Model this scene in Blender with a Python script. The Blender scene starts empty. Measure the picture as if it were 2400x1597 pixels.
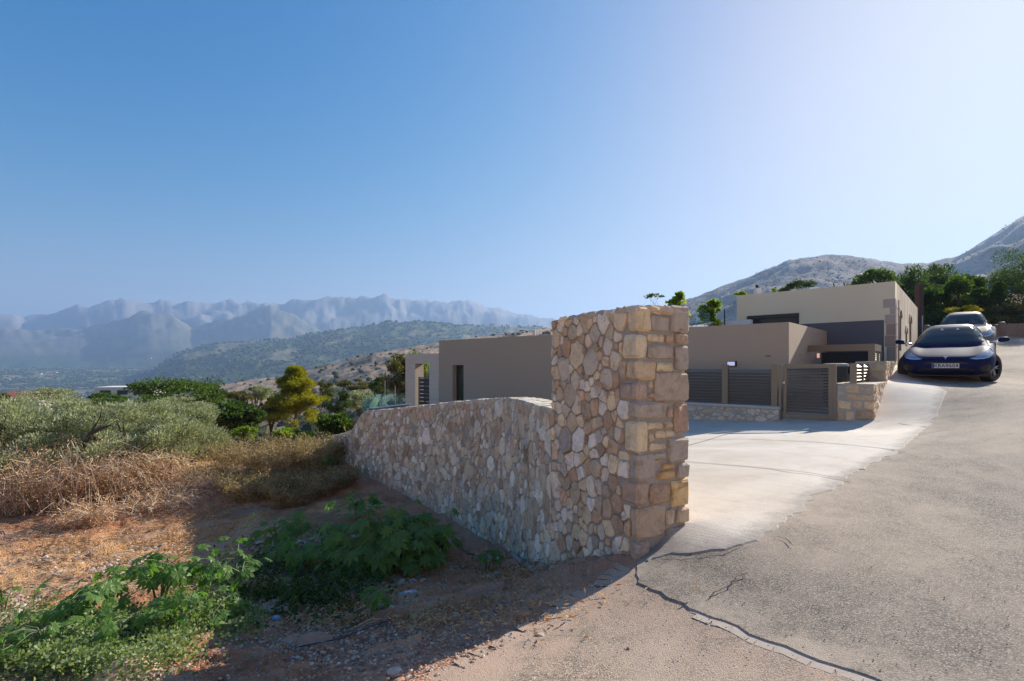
import bpy, bmesh, math, random
import numpy as np
from mathutils import Vector, Matrix, geometry
from mathutils.bvhtree import BVHTree

R = math.radians
F = 1170.0; CX = 1200.0; HY = 857.0          # pixel focal length, centre column, horizon row of the 2400x1597 photograph
scn = bpy.context.scene
COL = scn.collection

# ------------------------------------------------------------------ camera
cam_d = bpy.data.cameras.new('camera'); cam = bpy.data.objects.new('camera', cam_d); COL.objects.link(cam)
cam.location = (0, 0, 0); cam.rotation_euler = (R(90), 0, 0)
cam_d.sensor_width = 36.0; cam_d.lens = F*36/2400; cam_d.shift_y = (HY-798.5)/2400
cam_d.clip_start = 0.05; cam_d.clip_end = 40000
scn.camera = cam

# ------------------------------------------------------------------ world, sun, exposure
SUN_AZ, SUN_EL = 53.0, 28.0
w = bpy.data.worlds.new('World'); scn.world = w; w.use_nodes = True
nt = w.node_tree; bg = nt.nodes['Background']
sky = nt.nodes.new('ShaderNodeTexSky'); sky.sky_type = 'NISHITA'; sky.sun_disc = False
sky.sun_elevation = R(SUN_EL); sky.sun_rotation = R(SUN_AZ)
sky.altitude = 300; sky.air_density = 1.0; sky.dust_density = 1.2; sky.ozone_density = 2.5
hs = nt.nodes.new('ShaderNodeHueSaturation'); hs.inputs['Saturation'].default_value = 1.28; hs.inputs['Value'].default_value = 1.0
# soft shoulder on the whole sky, so that the glow round the sun keeps its colour: c / (1 + k c)
def vm(op, a, b):
    n = nt.nodes.new('ShaderNodeVectorMath'); n.operation = op
    for s_, v in ((n.inputs[0], a), (n.inputs[1], b)):
        if hasattr(v, 'is_output'): nt.links.new(v, s_)
        else: s_.default_value = v
    return n.outputs[0]
SKYK = 0.25
gm = nt.nodes.new('ShaderNodeGamma'); gm.inputs[1].default_value = 1.38
nt.links.new(vm('MULTIPLY', sky.outputs[0], (1.0, .905, .985)), gm.inputs[0]); nt.links.new(gm.outputs[0], hs.inputs['Color'])
cden = vm('ADD', vm('MULTIPLY', hs.outputs[0], (SKYK*1.12, SKYK*1.05, SKYK*.97)), (1, 1, 1))
nt.links.new(vm('DIVIDE', hs.outputs[0], cden), bg.inputs['Color'])
bg.inputs['Strength'].default_value = 0.116
sl = bpy.data.lights.new('sun', 'SUN'); sl.energy = 4.7; sl.angle = R(0.53); sl.color = (1.0, 0.93, 0.82)
so = bpy.data.objects.new('sun', sl); COL.objects.link(so)
sd = Vector((math.sin(R(SUN_AZ))*math.cos(R(SUN_EL)), math.cos(R(SUN_AZ))*math.cos(R(SUN_EL)), math.sin(R(SUN_EL))))
so.rotation_euler = sd.to_track_quat('Z', 'Y').to_euler(); so.location = sd*50
vs = scn.view_settings; vs.view_transform = 'Standard'; vs.look = 'None'; vs.exposure = 1.0; vs.gamma = 1.0; vs.use_curve_mapping = False
scn.render.engine = 'CYCLES'
cy = scn.cycles; cy.use_denoising = True; cy.max_bounces = 6; cy.diffuse_bounces = 3; cy.glossy_bounces = 3
cy.transmission_bounces = 4; cy.transparent_max_bounces = 8; cy.volume_bounces = 1; cy.sample_clamp_indirect = 6
scn.render.film_transparent = False

# ------------------------------------------------------------------ small helpers
rng = np.random.default_rng(7); random.seed(7)
def P(px, py, Y): return Vector(((px-CX)/F*Y, Y, (HY-py)/F*Y))
D1 = Vector((-.737, .676)); D2 = Vector((.673, .740))          # the two horizontal directions of the houses
def on_line(p, d, px):
    """plan point of the line p + t d seen in image column px"""
    r = (px-CX)/F; t = (p[0]-r*p[1])/(r*d[1]-d[0]); return Vector((p[0]+t*d[0], p[1]+t*d[1]))
def tag(o, label=None, cat=None, group=None, kind=None):
    if label: o['label'] = label
    if cat: o['category'] = cat
    if group: o['group'] = group
    if kind: o['kind'] = kind
    return o
def empty(name, loc, rz=0.0, label=None, cat=None, group=None):
    o = bpy.data.objects.new(name, None); COL.objects.link(o); o.location = loc; o.rotation_euler = (0, 0, rz)
    o.empty_display_size = .1
    return tag(o, label, cat, group)
def link(name, me, mat=None, parent=None, world=True):
    """links a mesh whose vertices are in world space (world=True) or in the parent's space"""
    o = bpy.data.objects.new(name, me); COL.objects.link(o)
    if mat is not None and len(me.materials) == 0:
        for m in (mat if isinstance(mat, (list, tuple)) else [mat]): me.materials.append(m)
    if parent is not None:
        o.parent = parent
        if world:
            M = parent_matrix(parent).inverted(); o.matrix_parent_inverse = M
    return o
def parent_matrix(p):
    M = Matrix.LocRotScale(p.location, p.rotation_euler, p.scale)
    if p.parent: M = parent_matrix(p.parent) @ p.matrix_parent_inverse @ M
    return M
def npmesh(name, verts, faces, smooth=False, loops=4):
    """fast mesh from numpy arrays, all faces with the same number of corners"""
    me = bpy.data.meshes.new(name); n = len(verts); f = np.asarray(faces, np.int32)
    me.vertices.add(n); me.vertices.foreach_set('co', np.asarray(verts, np.float32).ravel())
    k = f.shape[1]; me.loops.add(f.size); me.loops.foreach_set('vertex_index', f.ravel())
    me.polygons.add(len(f)); me.polygons.foreach_set('loop_start', np.arange(0, f.size, k, dtype=np.int32))
    me.polygons.foreach_set('loop_total', np.full(len(f), k, np.int32))
    me.polygons.foreach_set('use_smooth', np.full(len(f), smooth))
    me.update(calc_edges=True); return me
def setcol(me, cols, name='Col'):
    a = me.color_attributes.new(name, 'FLOAT_COLOR', 'POINT')
    c = np.ones((len(cols), 4), np.float32); c[:, :3] = cols; a.data.foreach_set('color', c.ravel())
class MB:
    """collects shapes into one mesh"""
    def __init__(s): s.bm = bmesh.new()
    def box(s, a, b, M=None):
        vs = [s.bm.verts.new((x, y, z)) for x in (a[0], b[0]) for y in (a[1], b[1]) for z in (a[2], b[2])]
        if M: 
            for v in vs: v.co = M @ v.co
        for q in ((0,1,3,2),(4,6,7,5),(0,4,5,1),(2,3,7,6),(0,2,6,4),(1,5,7,3)): s.bm.faces.new([vs[i] for i in q])
        return vs
    def wall(s, p, q, z0, z1, th, side=1, ext=0):
        """upright slab between plan points p and q, th thick towards the left (side 1) or right; z may be pairs"""
        p = Vector(p[:2]); q = Vector(q[:2]); d = (q-p).normalized(); n = Vector((-d.y, d.x))*side*th
        z0 = z0 if isinstance(z0, tuple) else (z0, z0); z1 = z1 if isinstance(z1, tuple) else (z1, z1)
        pts = [(p, 0), (q, 1), (q+n, 1), (p+n, 0)]
        lo = [s.bm.verts.new((a.x, a.y, z0[i])) for a, i in pts]; hi = [s.bm.verts.new((a.x, a.y, z1[i])) for a, i in pts]
        s.bm.faces.new(lo[::-1]); s.bm.faces.new(hi)
        for i in range(4): j = (i+1) % 4; s.bm.faces.new((lo[i], lo[j], hi[j], hi[i]))
    def tube(s, pts, rad, seg=6, cap=True):
        rad = rad if isinstance(rad, (list, tuple)) else [rad]*len(pts)
        pts = [Vector(p) for p in pts]; rings = []
        for i, p in enumerate(pts):
            t = (pts[min(i+1, len(pts)-1)]-pts[max(i-1, 0)]).normalized()
            a = t.cross(Vector((0, 0, 1)) if abs(t.z) < .9 else Vector((1, 0, 0))).normalized(); b = t.cross(a)
            rings.append([s.bm.verts.new(p+(a*math.cos(k*2*math.pi/seg)+b*math.sin(k*2*math.pi/seg))*rad[i]) for k in range(seg)])
        for r0, r1 in zip(rings, rings[1:]):
            for k in range(seg): j = (k+1) % seg; s.bm.faces.new((r0[k], r0[j], r1[j], r1[k]))
        if cap: s.bm.faces.new(rings[0][::-1]); s.bm.faces.new(rings[-1])
    def poly(s, pts): s.bm.faces.new([s.bm.verts.new(p) for p in pts])
    def build(s, name, mat, parent=None, world=True, bevel=0, smooth=False, recalc=True):
        if recalc: bmesh.ops.recalc_face_normals(s.bm, faces=s.bm.faces)
        if bevel: bmesh.ops.bevel(s.bm, geom=[e for e in s.bm.edges if len(e.link_faces) == 2 and e.calc_face_angle(0) > .5], offset=bevel, segments=2, affect='EDGES', profile=.6)
        me = bpy.data.meshes.new(name); s.bm.to_mesh(me); s.bm.free()
        if smooth:
            for f in me.polygons: f.use_smooth = True
        return link(name, me, mat, parent, world)
def bbox_obj(name, a, b, mat, parent=None, M=None, bevel=0, world=True):
    m = MB(); m.box(a, b, M); return m.build(name, mat, parent, world, bevel)

# ------------------------------------------------------------------ numpy noise
def _h(ix, iy, seed):
    n = (ix.astype(np.int64)*374761393 + iy.astype(np.int64)*668265263 + seed*1442695041) & 0x7fffffff
    n = ((n ^ (n >> 13))*1274126177) & 0x7fffffff
    n = ((n ^ (n >> 15))*2246822519) & 0x7fffffff
    return ((n ^ (n >> 16)) & 0xffff)/65535.0
def vn(x, y, seed=0):
    x = np.asarray(x, float); y = np.asarray(y, float)
    ix = np.floor(x); iy = np.floor(y); fx = x-ix; fy = y-iy
    fx = fx*fx*fx*(fx*(fx*6-15)+10); fy = fy*fy*fy*(fy*(fy*6-15)+10)
    a = _h(ix, iy, seed); b = _h(ix+1, iy, seed); c = _h(ix, iy+1, seed); d = _h(ix+1, iy+1, seed)
    return (a*(1-fx)+b*fx)*(1-fy)+(c*(1-fx)+d*fx)*fy
def fbm(x, y, o=4, seed=0, g=.5):
    s = 0; a = 1; t = 0
    for i in range(o):
        ca, sa = math.cos(i*.8), math.sin(i*.8)
        s = s+a*vn((x*ca-y*sa)*2**i, (x*sa+y*ca)*2**i, seed+i*17); t += a; a *= g
    return s/t
def ridged(x, y, o=4, seed=0, g=.5):
    s = 0; a = 1; t = 0
    for i in range(o):
        ca, sa = math.cos(i*.7), math.sin(i*.7)
        s = s+a*(1-abs(2*vn((x*ca-y*sa)*2**i, (x*sa+y*ca)*2**i, seed+i*31)-1)); t += a; a *= g
    return s/t
def sstep(a, b, x):
    t = np.clip((x-a)/(b-a), 0, 1); return t*t*(3-2*t)

# ------------------------------------------------------------------ materials
def nodes(name):
    m = bpy.data.materials.new(name); m.use_nodes = True; t = m.node_tree
    b = t.nodes['Principled BSDF']; return m, t, b
def N(t, typ, **kw):
    n = t.nodes.new(typ)
    for k, v in kw.items():
        if k.startswith('_'): setattr(n, k[1:], v)
        else:
            key = k.replace('0', '') if k in n.inputs else k
            n.inputs[k.replace('_', ' ')].default_value = v
    return n
def coords(t, sc=(1, 1, 1), obj=True):
    c = t.nodes.new('ShaderNodeTexCoord' if obj else 'ShaderNodeNewGeometry')
    mp = t.nodes.new('ShaderNodeMapping'); mp.inputs['Scale'].default_value = sc
    t.links.new(c.outputs['Object' if obj else 'Position'], mp.inputs[0]); return mp.outputs[0]
def noise(t, vec, scale, detail=5, rough=.6, dist=0):
    n = t.nodes.new('ShaderNodeTexNoise'); n.inputs['Scale'].default_value = scale; n.inputs['Detail'].default_value = detail
    n.inputs['Roughness'].default_value = rough; n.inputs['Distortion'].default_value = dist; t.links.new(vec, n.inputs['Vector']); return n.outputs['Fac']
def voro(t, vec, scale, feat='F1', out='Distance'):
    n = t.nodes.new('ShaderNodeTexVoronoi'); n.feature = feat; n.inputs['Scale'].default_value = scale; t.links.new(vec, n.inputs['Vector']); return n.outputs[out]
def ramp(t, fac, stops):
    n = t.nodes.new('ShaderNodeValToRGB'); e = n.color_ramp.elements
    while len(e) < len(stops): e.new(.5)
    for i, (p, c) in enumerate(stops):
        e[i].position = p; e[i].color = (*c, 1) if len(c) == 3 else c
    t.links.new(fac, n.inputs[0]); return n.outputs[0]
def mix(t, fac, a, b, mode='MIX'):
    n = t.nodes.new('ShaderNodeMix'); n.data_type = 'RGBA'; n.blend_type = mode
    for s, v in ((n.inputs[0], fac), (n.inputs[6], a), (n.inputs[7], b)):
        if hasattr(v, 'is_output'): t.links.new(v, s)
        elif isinstance(v, (int, float)): s.default_value = v if s == n.inputs[0] else (v, v, v, 1)
        else: s.default_value = (*v, 1)
    return n.outputs[2]
def math_(t, op, a, b=0.0, clamp=False):
    n = t.nodes.new('ShaderNodeMath'); n.operation = op; n.use_clamp = clamp
    for s, v in ((n.inputs[0], a), (n.inputs[1], b)):
        if hasattr(v, 'is_output'): t.links.new(v, s)
        else: s.default_value = v
    return n.outputs[0]
def bump(t, b, h, strength=.5, dist=.01, prev=None):
    n = t.nodes.new('ShaderNodeBump'); n.inputs['Strength'].default_value = strength; n.inputs['Distance'].default_value = dist
    t.links.new(h, n.inputs['Height'])
    if prev: t.links.new(prev, n.inputs['Normal'])
    t.links.new(n.outputs[0], b.inputs['Normal']); return n.outputs[0]
def flat(name, col, rough=.6, metal=0, var=.12, scale=8, bmp=.15, bd=.003, emit=None, coat=0):
    """plain material with a little mottling and relief"""
    m, t, b = nodes(name); v = coords(t); n = noise(t, v, scale, 6)
    c = mix(t, n, tuple(x*(1-var) for x in col), tuple(min(1, x*(1+var)) for x in col))
    t.links.new(c, b.inputs['Base Color']); b.inputs['Roughness'].default_value = rough; b.inputs['Metallic'].default_value = metal
    if coat: b.inputs['Coat Weight'].default_value = coat; b.inputs['Coat Roughness'].default_value = .04
    if bmp: bump(t, b, noise(t, v, scale*9, 4), bmp, bd)
    if emit: b.inputs['Emission Color'].default_value = (*emit[0], 1); b.inputs['Emission Strength'].default_value = emit[1]
    return m
def attr(t, name='Col'):
    n = t.nodes.new('ShaderNodeAttribute'); n.attribute_name = name; return n.outputs['Color']
def leafmat(name, cols, trans=.45, rough=.55, tcol=None, spread=(0, .5, 1)):
    """leaves: colour differs from leaf to leaf, light comes through them"""
    m, t, b = nodes(name); g = t.nodes.new('ShaderNodeNewGeometry')
    c = ramp(t, g.outputs['Random Per Island'], list(zip(spread, cols)))
    v = coords(t); c = mix(t, .55, c, mix(t, noise(t, v, 1.3, 3), (.55, .55, .55), (1.45, 1.45, 1.45)), 'MULTIPLY')
    t.links.new(c, b.inputs['Base Color']); b.inputs['Roughness'].default_value = rough; b.inputs['Specular IOR Level'].default_value = .35
    tr = t.nodes.new('ShaderNodeBsdfTranslucent'); t.links.new(mix(t, 1.0, c, tcol or (1.5, 1.6, .55), 'MULTIPLY'), tr.inputs['Color'])
    ms = t.nodes.new('ShaderNodeMixShader'); ms.inputs[0].default_value = trans
    t.links.new(b.outputs[0], ms.inputs[1]); t.links.new(tr.outputs[0], ms.inputs[2])
    t.links.new(ms.outputs[0], t.nodes['Material Output'].inputs[0]); return m

def m_stone():
    m, t, b = nodes('rubble_stone'); v = coords(t, obj=False); a = attr(t)
    n1 = noise(t, v, 9, 7, .65, .6); n2 = noise(t, v, 38, 6, .7); n3 = noise(t, v, 5, 4, .6, 1.2)
    c = mix(t, ramp(t, n1, [(.25, (.62, .62, .62)), (.5, (1, 1, 1)), (.8, (1.25, 1.22, 1.18))]), (0, 0, 0), a)
    c = mix(t, 1.0, a, ramp(t, n1, [(.25, (.85, .80, .75)), (.5, (1.4, 1.36, 1.28)), (.8, (1.65, 1.6, 1.5))]), 'MULTIPLY')
    c = mix(t, ramp(t, n3, [(.60, (0, 0, 0)), (.70, (.6, .6, .6))]), c, mix(t, n2, (.20, .09, .045), (.46, .27, .14)))
    c = mix(t, ramp(t, n2, [(.2, (.55, .55, .55)), (.45, (0, 0, 0))]), c, (.10, .085, .07))
    c = mix(t, ramp(t, noise(t, v, 70, 4, .7), [(.56, (0, 0, 0)), (.7, (.5, .5, .5))]), c, (.55, .5, .42))
    t.links.new(c, b.inputs['Base Color']); b.inputs['Roughness'].default_value = .9
    h = math_(t, 'ADD', math_(t, 'MULTIPLY', n1, .9), math_(t, 'MULTIPLY', n2, .5)); bump(t, b, h, .9, .022); return m
def m_mortar():
    m, t, b = nodes('mortar'); v = coords(t, obj=False); n1 = noise(t, v, 12, 8, .7); n2 = noise(t, v, 90, 4)
    c = mix(t, n1, (.38, .345, .30), (.60, .55, .48)); c = mix(t, ramp(t, n2, [(.3, (.4, .4, .4)), (.6, (0, 0, 0))]), c, (.1, .09, .08))
    t.links.new(c, b.inputs['Base Color']); b.inputs['Roughness'].default_value = .95
    bump(t, b, math_(t, 'ADD', n1, math_(t, 'MULTIPLY', n2, .3)), 1.0, .02); return m
def m_asphalt(name, light, dark, dust, dusty, ecol=None):
    m, t, b = nodes(name); v = coords(t, obj=False)
    f1 = voro(t, v, 120); big = noise(t, v, .45, 6, .7, .5); mid = noise(t, v, 3.5, 8, .75); fine = noise(t, v, 190, 4, .75)
    sep = t.nodes.new('ShaderNodeSeparateColor'); t.links.new(voro(t, v, 120, out='Color'), sep.inputs[0])
    c = ramp(t, sep.outputs[0], [(0, dark), (.3, tuple(.35*a+.65*b_ for a, b_ in zip(light, dark))), (.7, light), (1, tuple(min(1, x*1.7) for x in light))])
    c = mix(t, ramp(t, f1, [(.3, (0, 0, 0)), (.8, (.8, .8, .8))]), c, tuple(x*.4 for x in dark))
    dm = ramp(t, math_(t, 'ADD', math_(t, 'MULTIPLY', big, .7), math_(t, 'MULTIPLY', mid, .3)), [(.40, (.05*dusty,)*3), (.58, (min(1, dusty*1.15),)*3)])
    c = mix(t, dm, c, dust); c = mix(t, .55, c, mix(t, fine, (.25, .25, .25), (1.75, 1.75, 1.75)), 'MULTIPLY')
    e = attr(t, 'Edge'); c = mix(t, math_(t, 'MULTIPLY', math_(t, 'SUBTRACT', 1.0, e), ramp(t, mid, [(.4, (.2, .2, .2)), (.6, (1, 1, 1))])), c, ecol or tuple(x*1.05 for x in dust))
    c = mix(t, ramp(t, noise(t, v, 34, 3, .8), [(.70, (0, 0, 0)), (.76, (.7, .7, .7))]), c, (.04, .035, .03))
    t.links.new(c, b.inputs['Base Color']); b.inputs['Roughness'].default_value = .9; b.inputs['Specular IOR Level'].default_value = .25
    bump(t, b, math_(t, 'ADD', math_(t, 'SUBTRACT', 1.0, f1), math_(t, 'MULTIPLY', fine, .8)), .5, .006); return m
def m_concrete():
    m, t, b = nodes('brushed_concrete'); v = coords(t, obj=False)
    rot = t.nodes.new('ShaderNodeMapping'); rot.inputs['Rotation'].default_value = (0, 0, R(48)); rot.inputs['Scale'].default_value = (1, 1, 1); t.links.new(v, rot.inputs[0])
    st = t.nodes.new('ShaderNodeMapping'); st.inputs['Scale'].default_value = (1.2, 24, 1); t.links.new(rot.outputs[0], st.inputs[0])
    brush = noise(t, st.outputs[0], 1.4, 6, .75); big = noise(t, v, .7, 6, .65, .6); fine = noise(t, v, 60, 5, .7)
    c = mix(t, ramp(t, big, [(.3, (0, 0, 0)), (.68, (1, 1, 1))]), (.56, .48, .385), (.80, .72, .62)); c = mix(t, .45, c, mix(t, brush, (.35, .31, .27), (1.1, 1.08, 1.06)), 'MULTIPLY')
    c = mix(t, ramp(t, noise(t, v, 1.6, 5, .6, 1), [(.55, (0, 0, 0)), (.75, (.5, .5, .5))]), c, (.42, .33, .25))
    e = attr(t, 'Edge'); sp = noise(t, v, 120, 3, .8); en = noise(t, v, 5, 7, .75)
    ef = ramp(t, math_(t, 'ADD', e, math_(t, 'MULTIPLY', math_(t, 'SUBTRACT', en, .5), 1.1)), [(.05, (1, 1, 1)), (.42, (0, 0, 0))])
    c = mix(t, ef, c, mix(t, sp, (.13, .11, .09), (.56, .48, .40))); c = mix(t, ramp(t, noise(t, v, 16, 5, .8), [(.62, (0, 0, 0)), (.72, (.35, .35, .35))]), c, (.3, .24, .19))
    t.links.new(c, b.inputs['Base Color']); b.inputs['Roughness'].default_value = .82
    bump(t, b, math_(t, 'ADD', math_(t, 'MULTIPLY', brush, .8), math_(t, 'MULTIPLY', fine, .4)), .6, .01); return m
def m_ground():
    m, t, b = nodes('red_earth'); v = coords(t, obj=False); a = attr(t)
    n1 = noise(t, v, 1.6, 7, .65); n2 = noise(t, v, 22, 6, .7); peb = voro(t, v, 45); pc = voro(t, v, 45, out='Color')
    sep = t.nodes.new('ShaderNodeSeparateColor'); t.links.new(pc, sep.inputs[0])
    c = mix(t, .8, a, mix(t, n1, (1.05, .74, .55), (2.15, 1.6, 1.25)), 'MULTIPLY')
    c = mix(t, .7, c, mix(t, n2, (.45, .45, .45), (1.5, 1.5, 1.5)), 'MULTIPLY')
    c = mix(t, math_(t, 'MULTIPLY', ramp(t, sep.outputs[0], [(.66, (0, 0, 0)), (.7, (1, 1, 1))]), ramp(t, peb, [(.3, (.9, .9, .9)), (.42, (0, 0, 0))])), c, mix(t, sep.outputs[1], (.22, .14, .10), (.5, .43, .36)))
    t.links.new(c, b.inputs['Base Color']); b.inputs['Roughness'].default_value = .95
    bump(t, b, math_(t, 'ADD', n2, math_(t, 'MULTIPLY', math_(t, 'SUBTRACT', 1.0, peb), .5)), .9, .03); return m
def m_far():
    m, t, b = nodes('hill_ground'); v = coords(t, obj=False); a = attr(t)
    n1 = noise(t, v, .02, 8, .7); n2 = noise(t, v, .15, 5, .7)
    c = mix(t, .6, a, mix(t, n1, (.5, .5, .5), (1.5, 1.5, 1.5)), 'MULTIPLY'); c = mix(t, .4, c, mix(t, n2, (.4, .4, .4), (1.6, 1.6, 1.6)), 'MULTIPLY')
    t.links.new(c, b.inputs['Base Color']); b.inputs['Roughness'].default_value = 1.0; b.inputs['Specular IOR Level'].default_value = .1
    bump(t, b, n1, .6, 12); return m
def m_plaster(name, c1, c2, streak=0.0, rough=.85):
    m, t, b = nodes(name); v = coords(t, obj=False)
    st = t.nodes.new('ShaderNodeMapping'); st.inputs['Scale'].default_value = (1, 1, .22); t.links.new(v, st.inputs[0])
    big = noise(t, v, .8, 7, .65); s = noise(t, st.outputs[0], 3.5, 6, .7, .4); fine = noise(t, v, 55, 5, .7)
    c = mix(t, big, c1, c2); c = mix(t, math_(t, 'MULTIPLY', ramp(t, s, [(.42, (0, 0, 0)), (.72, (1, 1, 1))]), streak), c, tuple(x*.42 for x in c1))
    t.links.new(c, b.inputs['Base Color']); b.inputs['Roughness'].default_value = rough
    bump(t, b, math_(t, 'ADD', math_(t, 'MULTIPLY', big, 1.5), math_(t, 'MULTIPLY', fine, .35)), .35, .01); return m
def m_glass(name, col, alpha=.75, rough=.03):
    """clear pane: mostly see-through, mirrors at grazing angles"""
    m, t, b = nodes(name); b.inputs['Base Color'].default_value = (*col, 1); b.inputs['Roughness'].default_value = rough
    tr = t.nodes.new('ShaderNodeBsdfTransparent'); tr.inputs[0].default_value = (*[min(1, .74+c_*.4) for c_ in col], 1)
    fr = t.nodes.new('ShaderNodeFresnel'); fr.inputs[0].default_value = 1.5
    f = math_(t, 'ADD', math_(t, 'MULTIPLY', fr.outputs[0], .14), 1-alpha, True)
    ms = t.nodes.new('ShaderNodeMixShader'); t.links.new(f, ms.inputs[0]); t.links.new(tr.outputs[0], ms.inputs[1]); t.links.new(b.outputs[0], ms.inputs[2])
    t.links.new(ms.outputs[0], t.nodes['Material Output'].inputs[0]); return m
def m_attr(name, rough=.9, bmp=.5, bd=.01, sc=25, lo=.6, hi=1.4):
    m, t, b = nodes(name); v = coords(t, obj=False); n = noise(t, v, sc, 6, .7)
    t.links.new(mix(t, 1.0, attr(t), mix(t, n, (lo, lo, lo), (hi, hi, hi)), 'MULTIPLY'), b.inputs['Base Color']); b.inputs['Roughness'].default_value = rough
    bump(t, b, n, bmp, bd); return m
M_STONE = m_stone(); M_MORTAR = m_mortar(); M_CONC = m_concrete(); M_EARTH = m_ground(); M_FAR = m_far()
M_ASPH = m_asphalt('dusty_asphalt', (.35, .295, .235), (.13, .11, .09), (.47, .375, .285), .62)
M_OLD = m_asphalt('old_tan_road', (.46, .36, .27), (.2, .15, .11), (.55, .42, .31), 1.05, (.50, .34, .245))
M_STUCCO = m_plaster('taupe_render', (.42, .33, .245), (.465, .37, .275))
M_BLUEGREY = m_plaster('blue_grey_render', (.11, .11, .125), (.14, .135, .15), .1)
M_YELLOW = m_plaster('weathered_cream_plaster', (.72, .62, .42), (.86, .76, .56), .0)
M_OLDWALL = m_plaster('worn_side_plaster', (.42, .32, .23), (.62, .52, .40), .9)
M_METAL = flat('taupe_painted_metal', (.215, .172, .125), .45, .3, .05, 3, .05)
M_CAP = flat('pale_concrete_cap', (.48, .45, .41), .8, 0, .12, 6, .3)
M_BARK = flat('bark', (.10, .075, .055), .95, 0, .4, 14, .9, .03)
M_DARK = flat('dark_recess', (.012, .012, .014), .5, 0, .1)
M_WHITE = flat('white_render', (.72, .70, .66), .8)
# ================================================================== THE GROUND
A_PTS = [(0,0,-1.6),(-1,-3,-1.7),(4,-3,-1.55),(8,-3,-1.3),(2.35,2.3,-1.5),(.6,2.5,-1.62),(4.5,4.4,-1.3),(7.5,7.4,-.9),(12.5,12.2,-.45),(9.6,12.0,-.40),
 (12,12.3,-.37),(7.23,10,-1.11),(8.85,11.78,-.36),(10.75,13.9,.0),(11.6,14.2,-.12),(20,19.5,.9),(16,18.6,.55),(14,17,.33),(6.74,10.45,-1.17),(6.0,11.1,-1.25),
 (4.39,12.6,-1.38),(2.52,4.54,-1.33),(3.97,5.87,-1.22),(5.27,6.85,-1.13),(7.3,8.8,-1.08),(1.54,4.38,-1.385),(1.036,4.11,-1.58),(.96,3.8,-1.6),(1.7,3.84,-1.42),
 (1.3,3.82,-1.5),(3.5,8,-1.3),(2,7,-1.36),(1,10,-1.4),(-2,14,-1.6),(5,9,-1.23),(9.2,9.6,-.6),(24,20.5,1.1),(15,10,-.3),(20,12,.2),(14,3,-.8),(20,25,1.9),
 (14,28,1.2),(22,34,4),(30,28,3.5),(10,30,.6),(5,24,-1.2),(0,30,-3),(-3,24,-2.6),(34,14,2),(30,0,0),(0,40,-4),(18,42,5),(35,30,5),(12,22,.6)]
B_PTS = [(1.036,4.11,-1.59),(.42,5.25,-2.08),(-.06,7.1,-2.65),(-.9,8.4,-2.72),(-2.2,10.2,-2.65),(-3.47,11.6,-2.5),(-4.5,12.6,-2.3),(-1.8,3.0,-1.9),(-3.9,3.8,-2.4),
 (-8.1,7.9,-3),(-15,12.4,-3.1),(-10,15,-3.1),(-6.8,10,-2.95),(-3.7,7.26,-2.75),(-1.5,5.9,-2.5),(0,5.46,-2.3),(-.73,4.3,-2.1),(-1.67,3.9,-2.15),(0,4.2,-1.95),
 (.32,3.77,-1.75),(.6,2.5,-1.62),(.96,3.8,-1.6),(0,0,-1.6),(-2,0,-1.85),(-5,0,-2.3),(-5,-4,-2.2),(0,-4,-1.65),(4,-3,-1.55),(2.35,2.3,-1.5),(1.3,3.82,-1.5),(-12,2,-2.9),(-8,18,-3.5),(-4,18,-3.3),
 (-15,20,-4),(-10,30,-4.9),(-4,30,-4.2),(-25,25,-4.9),(-38,20,-5.5),(-20,40,-7),(-8,44,-6),(3,44,-4.5),(-30,5,-4.5),(-40,0,-6),(8,16,-1.5),(-5.6,15,-2.8),(-.23,2.53,-1.63)]
def tps(pts):
    p = np.array(pts, float); n = len(p); d = np.hypot(p[:, None, 0]-p[None, :, 0], p[:, None, 1]-p[None, :, 1])
    K = np.where(d > 0, d*d*np.log(d+1e-9), 0)+np.eye(n)*.02; Q = np.c_[np.ones(n), p[:, :2]]
    M = np.zeros((n+3, n+3)); M[:n, :n] = K; M[:n, n:] = Q; M[n:, :n] = Q.T
    return p, np.linalg.solve(M, np.r_[p[:, 2], 0, 0, 0])
TA, TB = tps(A_PTS), tps(B_PTS)
def teval(T, x, y):
    p, w_ = T; s = w_[-3]+w_[-2]*x+w_[-1]*y
    for (a, b, _), k in zip(p, w_):
        d2 = (x-a)**2+(y-b)**2; s = s+k*.5*d2*np.log(d2+1e-12)
    return s
WALL_PLAN = [(1.036,4.11),(.417,5.25),(-.06,7.1),(-.80,8.4),(-1.35,9.2),(-2.16,10.2),(-3.47,11.6),(-4.52,12.6)]
SEP = np.array([(1.45,-6.),(1.30,3.6),(1.20,4.25),(.6,5.35),(.14,7.17),(-.60,8.52),(-1.95,10.4),(-3.27,11.8),(-4.4,12.8),(-3.5,16),(0,26),(6,60),(10,200)])
def seg_dist(x, y, poly, closed=False):
    """distance to a polyline; sign + on the left of its direction"""
    best = np.full(np.shape(x), 1e9); sg = np.ones(np.shape(x)); n = len(poly)
    for i in range(n if closed else n-1):
        a = poly[i]; b = poly[(i+1) % n]; dx, dy = b[0]-a[0], b[1]-a[1]; L = dx*dx+dy*dy
        t = np.clip(((x-a[0])*dx+(y-a[1])*dy)/L, 0, 1); d = np.hypot(x-a[0]-t*dx, y-a[1]-t*dy)
        c = dx*(y-a[1])-dy*(x-a[0]); m = d < best-1e-9; best = np.where(m, d, best); sg = np.where(m, np.sign(c), sg)
    return best*sg if not closed else best
def inside(x, y, poly):
    r = np.zeros(np.shape(x), bool); n = len(poly)
    for i in range(n):
        x1, y1 = poly[i]; x2, y2 = poly[(i+1) % n]
        if y1 == y2: continue
        c = ((y1 > y) != (y2 > y)) & (x < (x2-x1)*(y-y1)/(y2-y1)+x1); r ^= c
    return r
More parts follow.
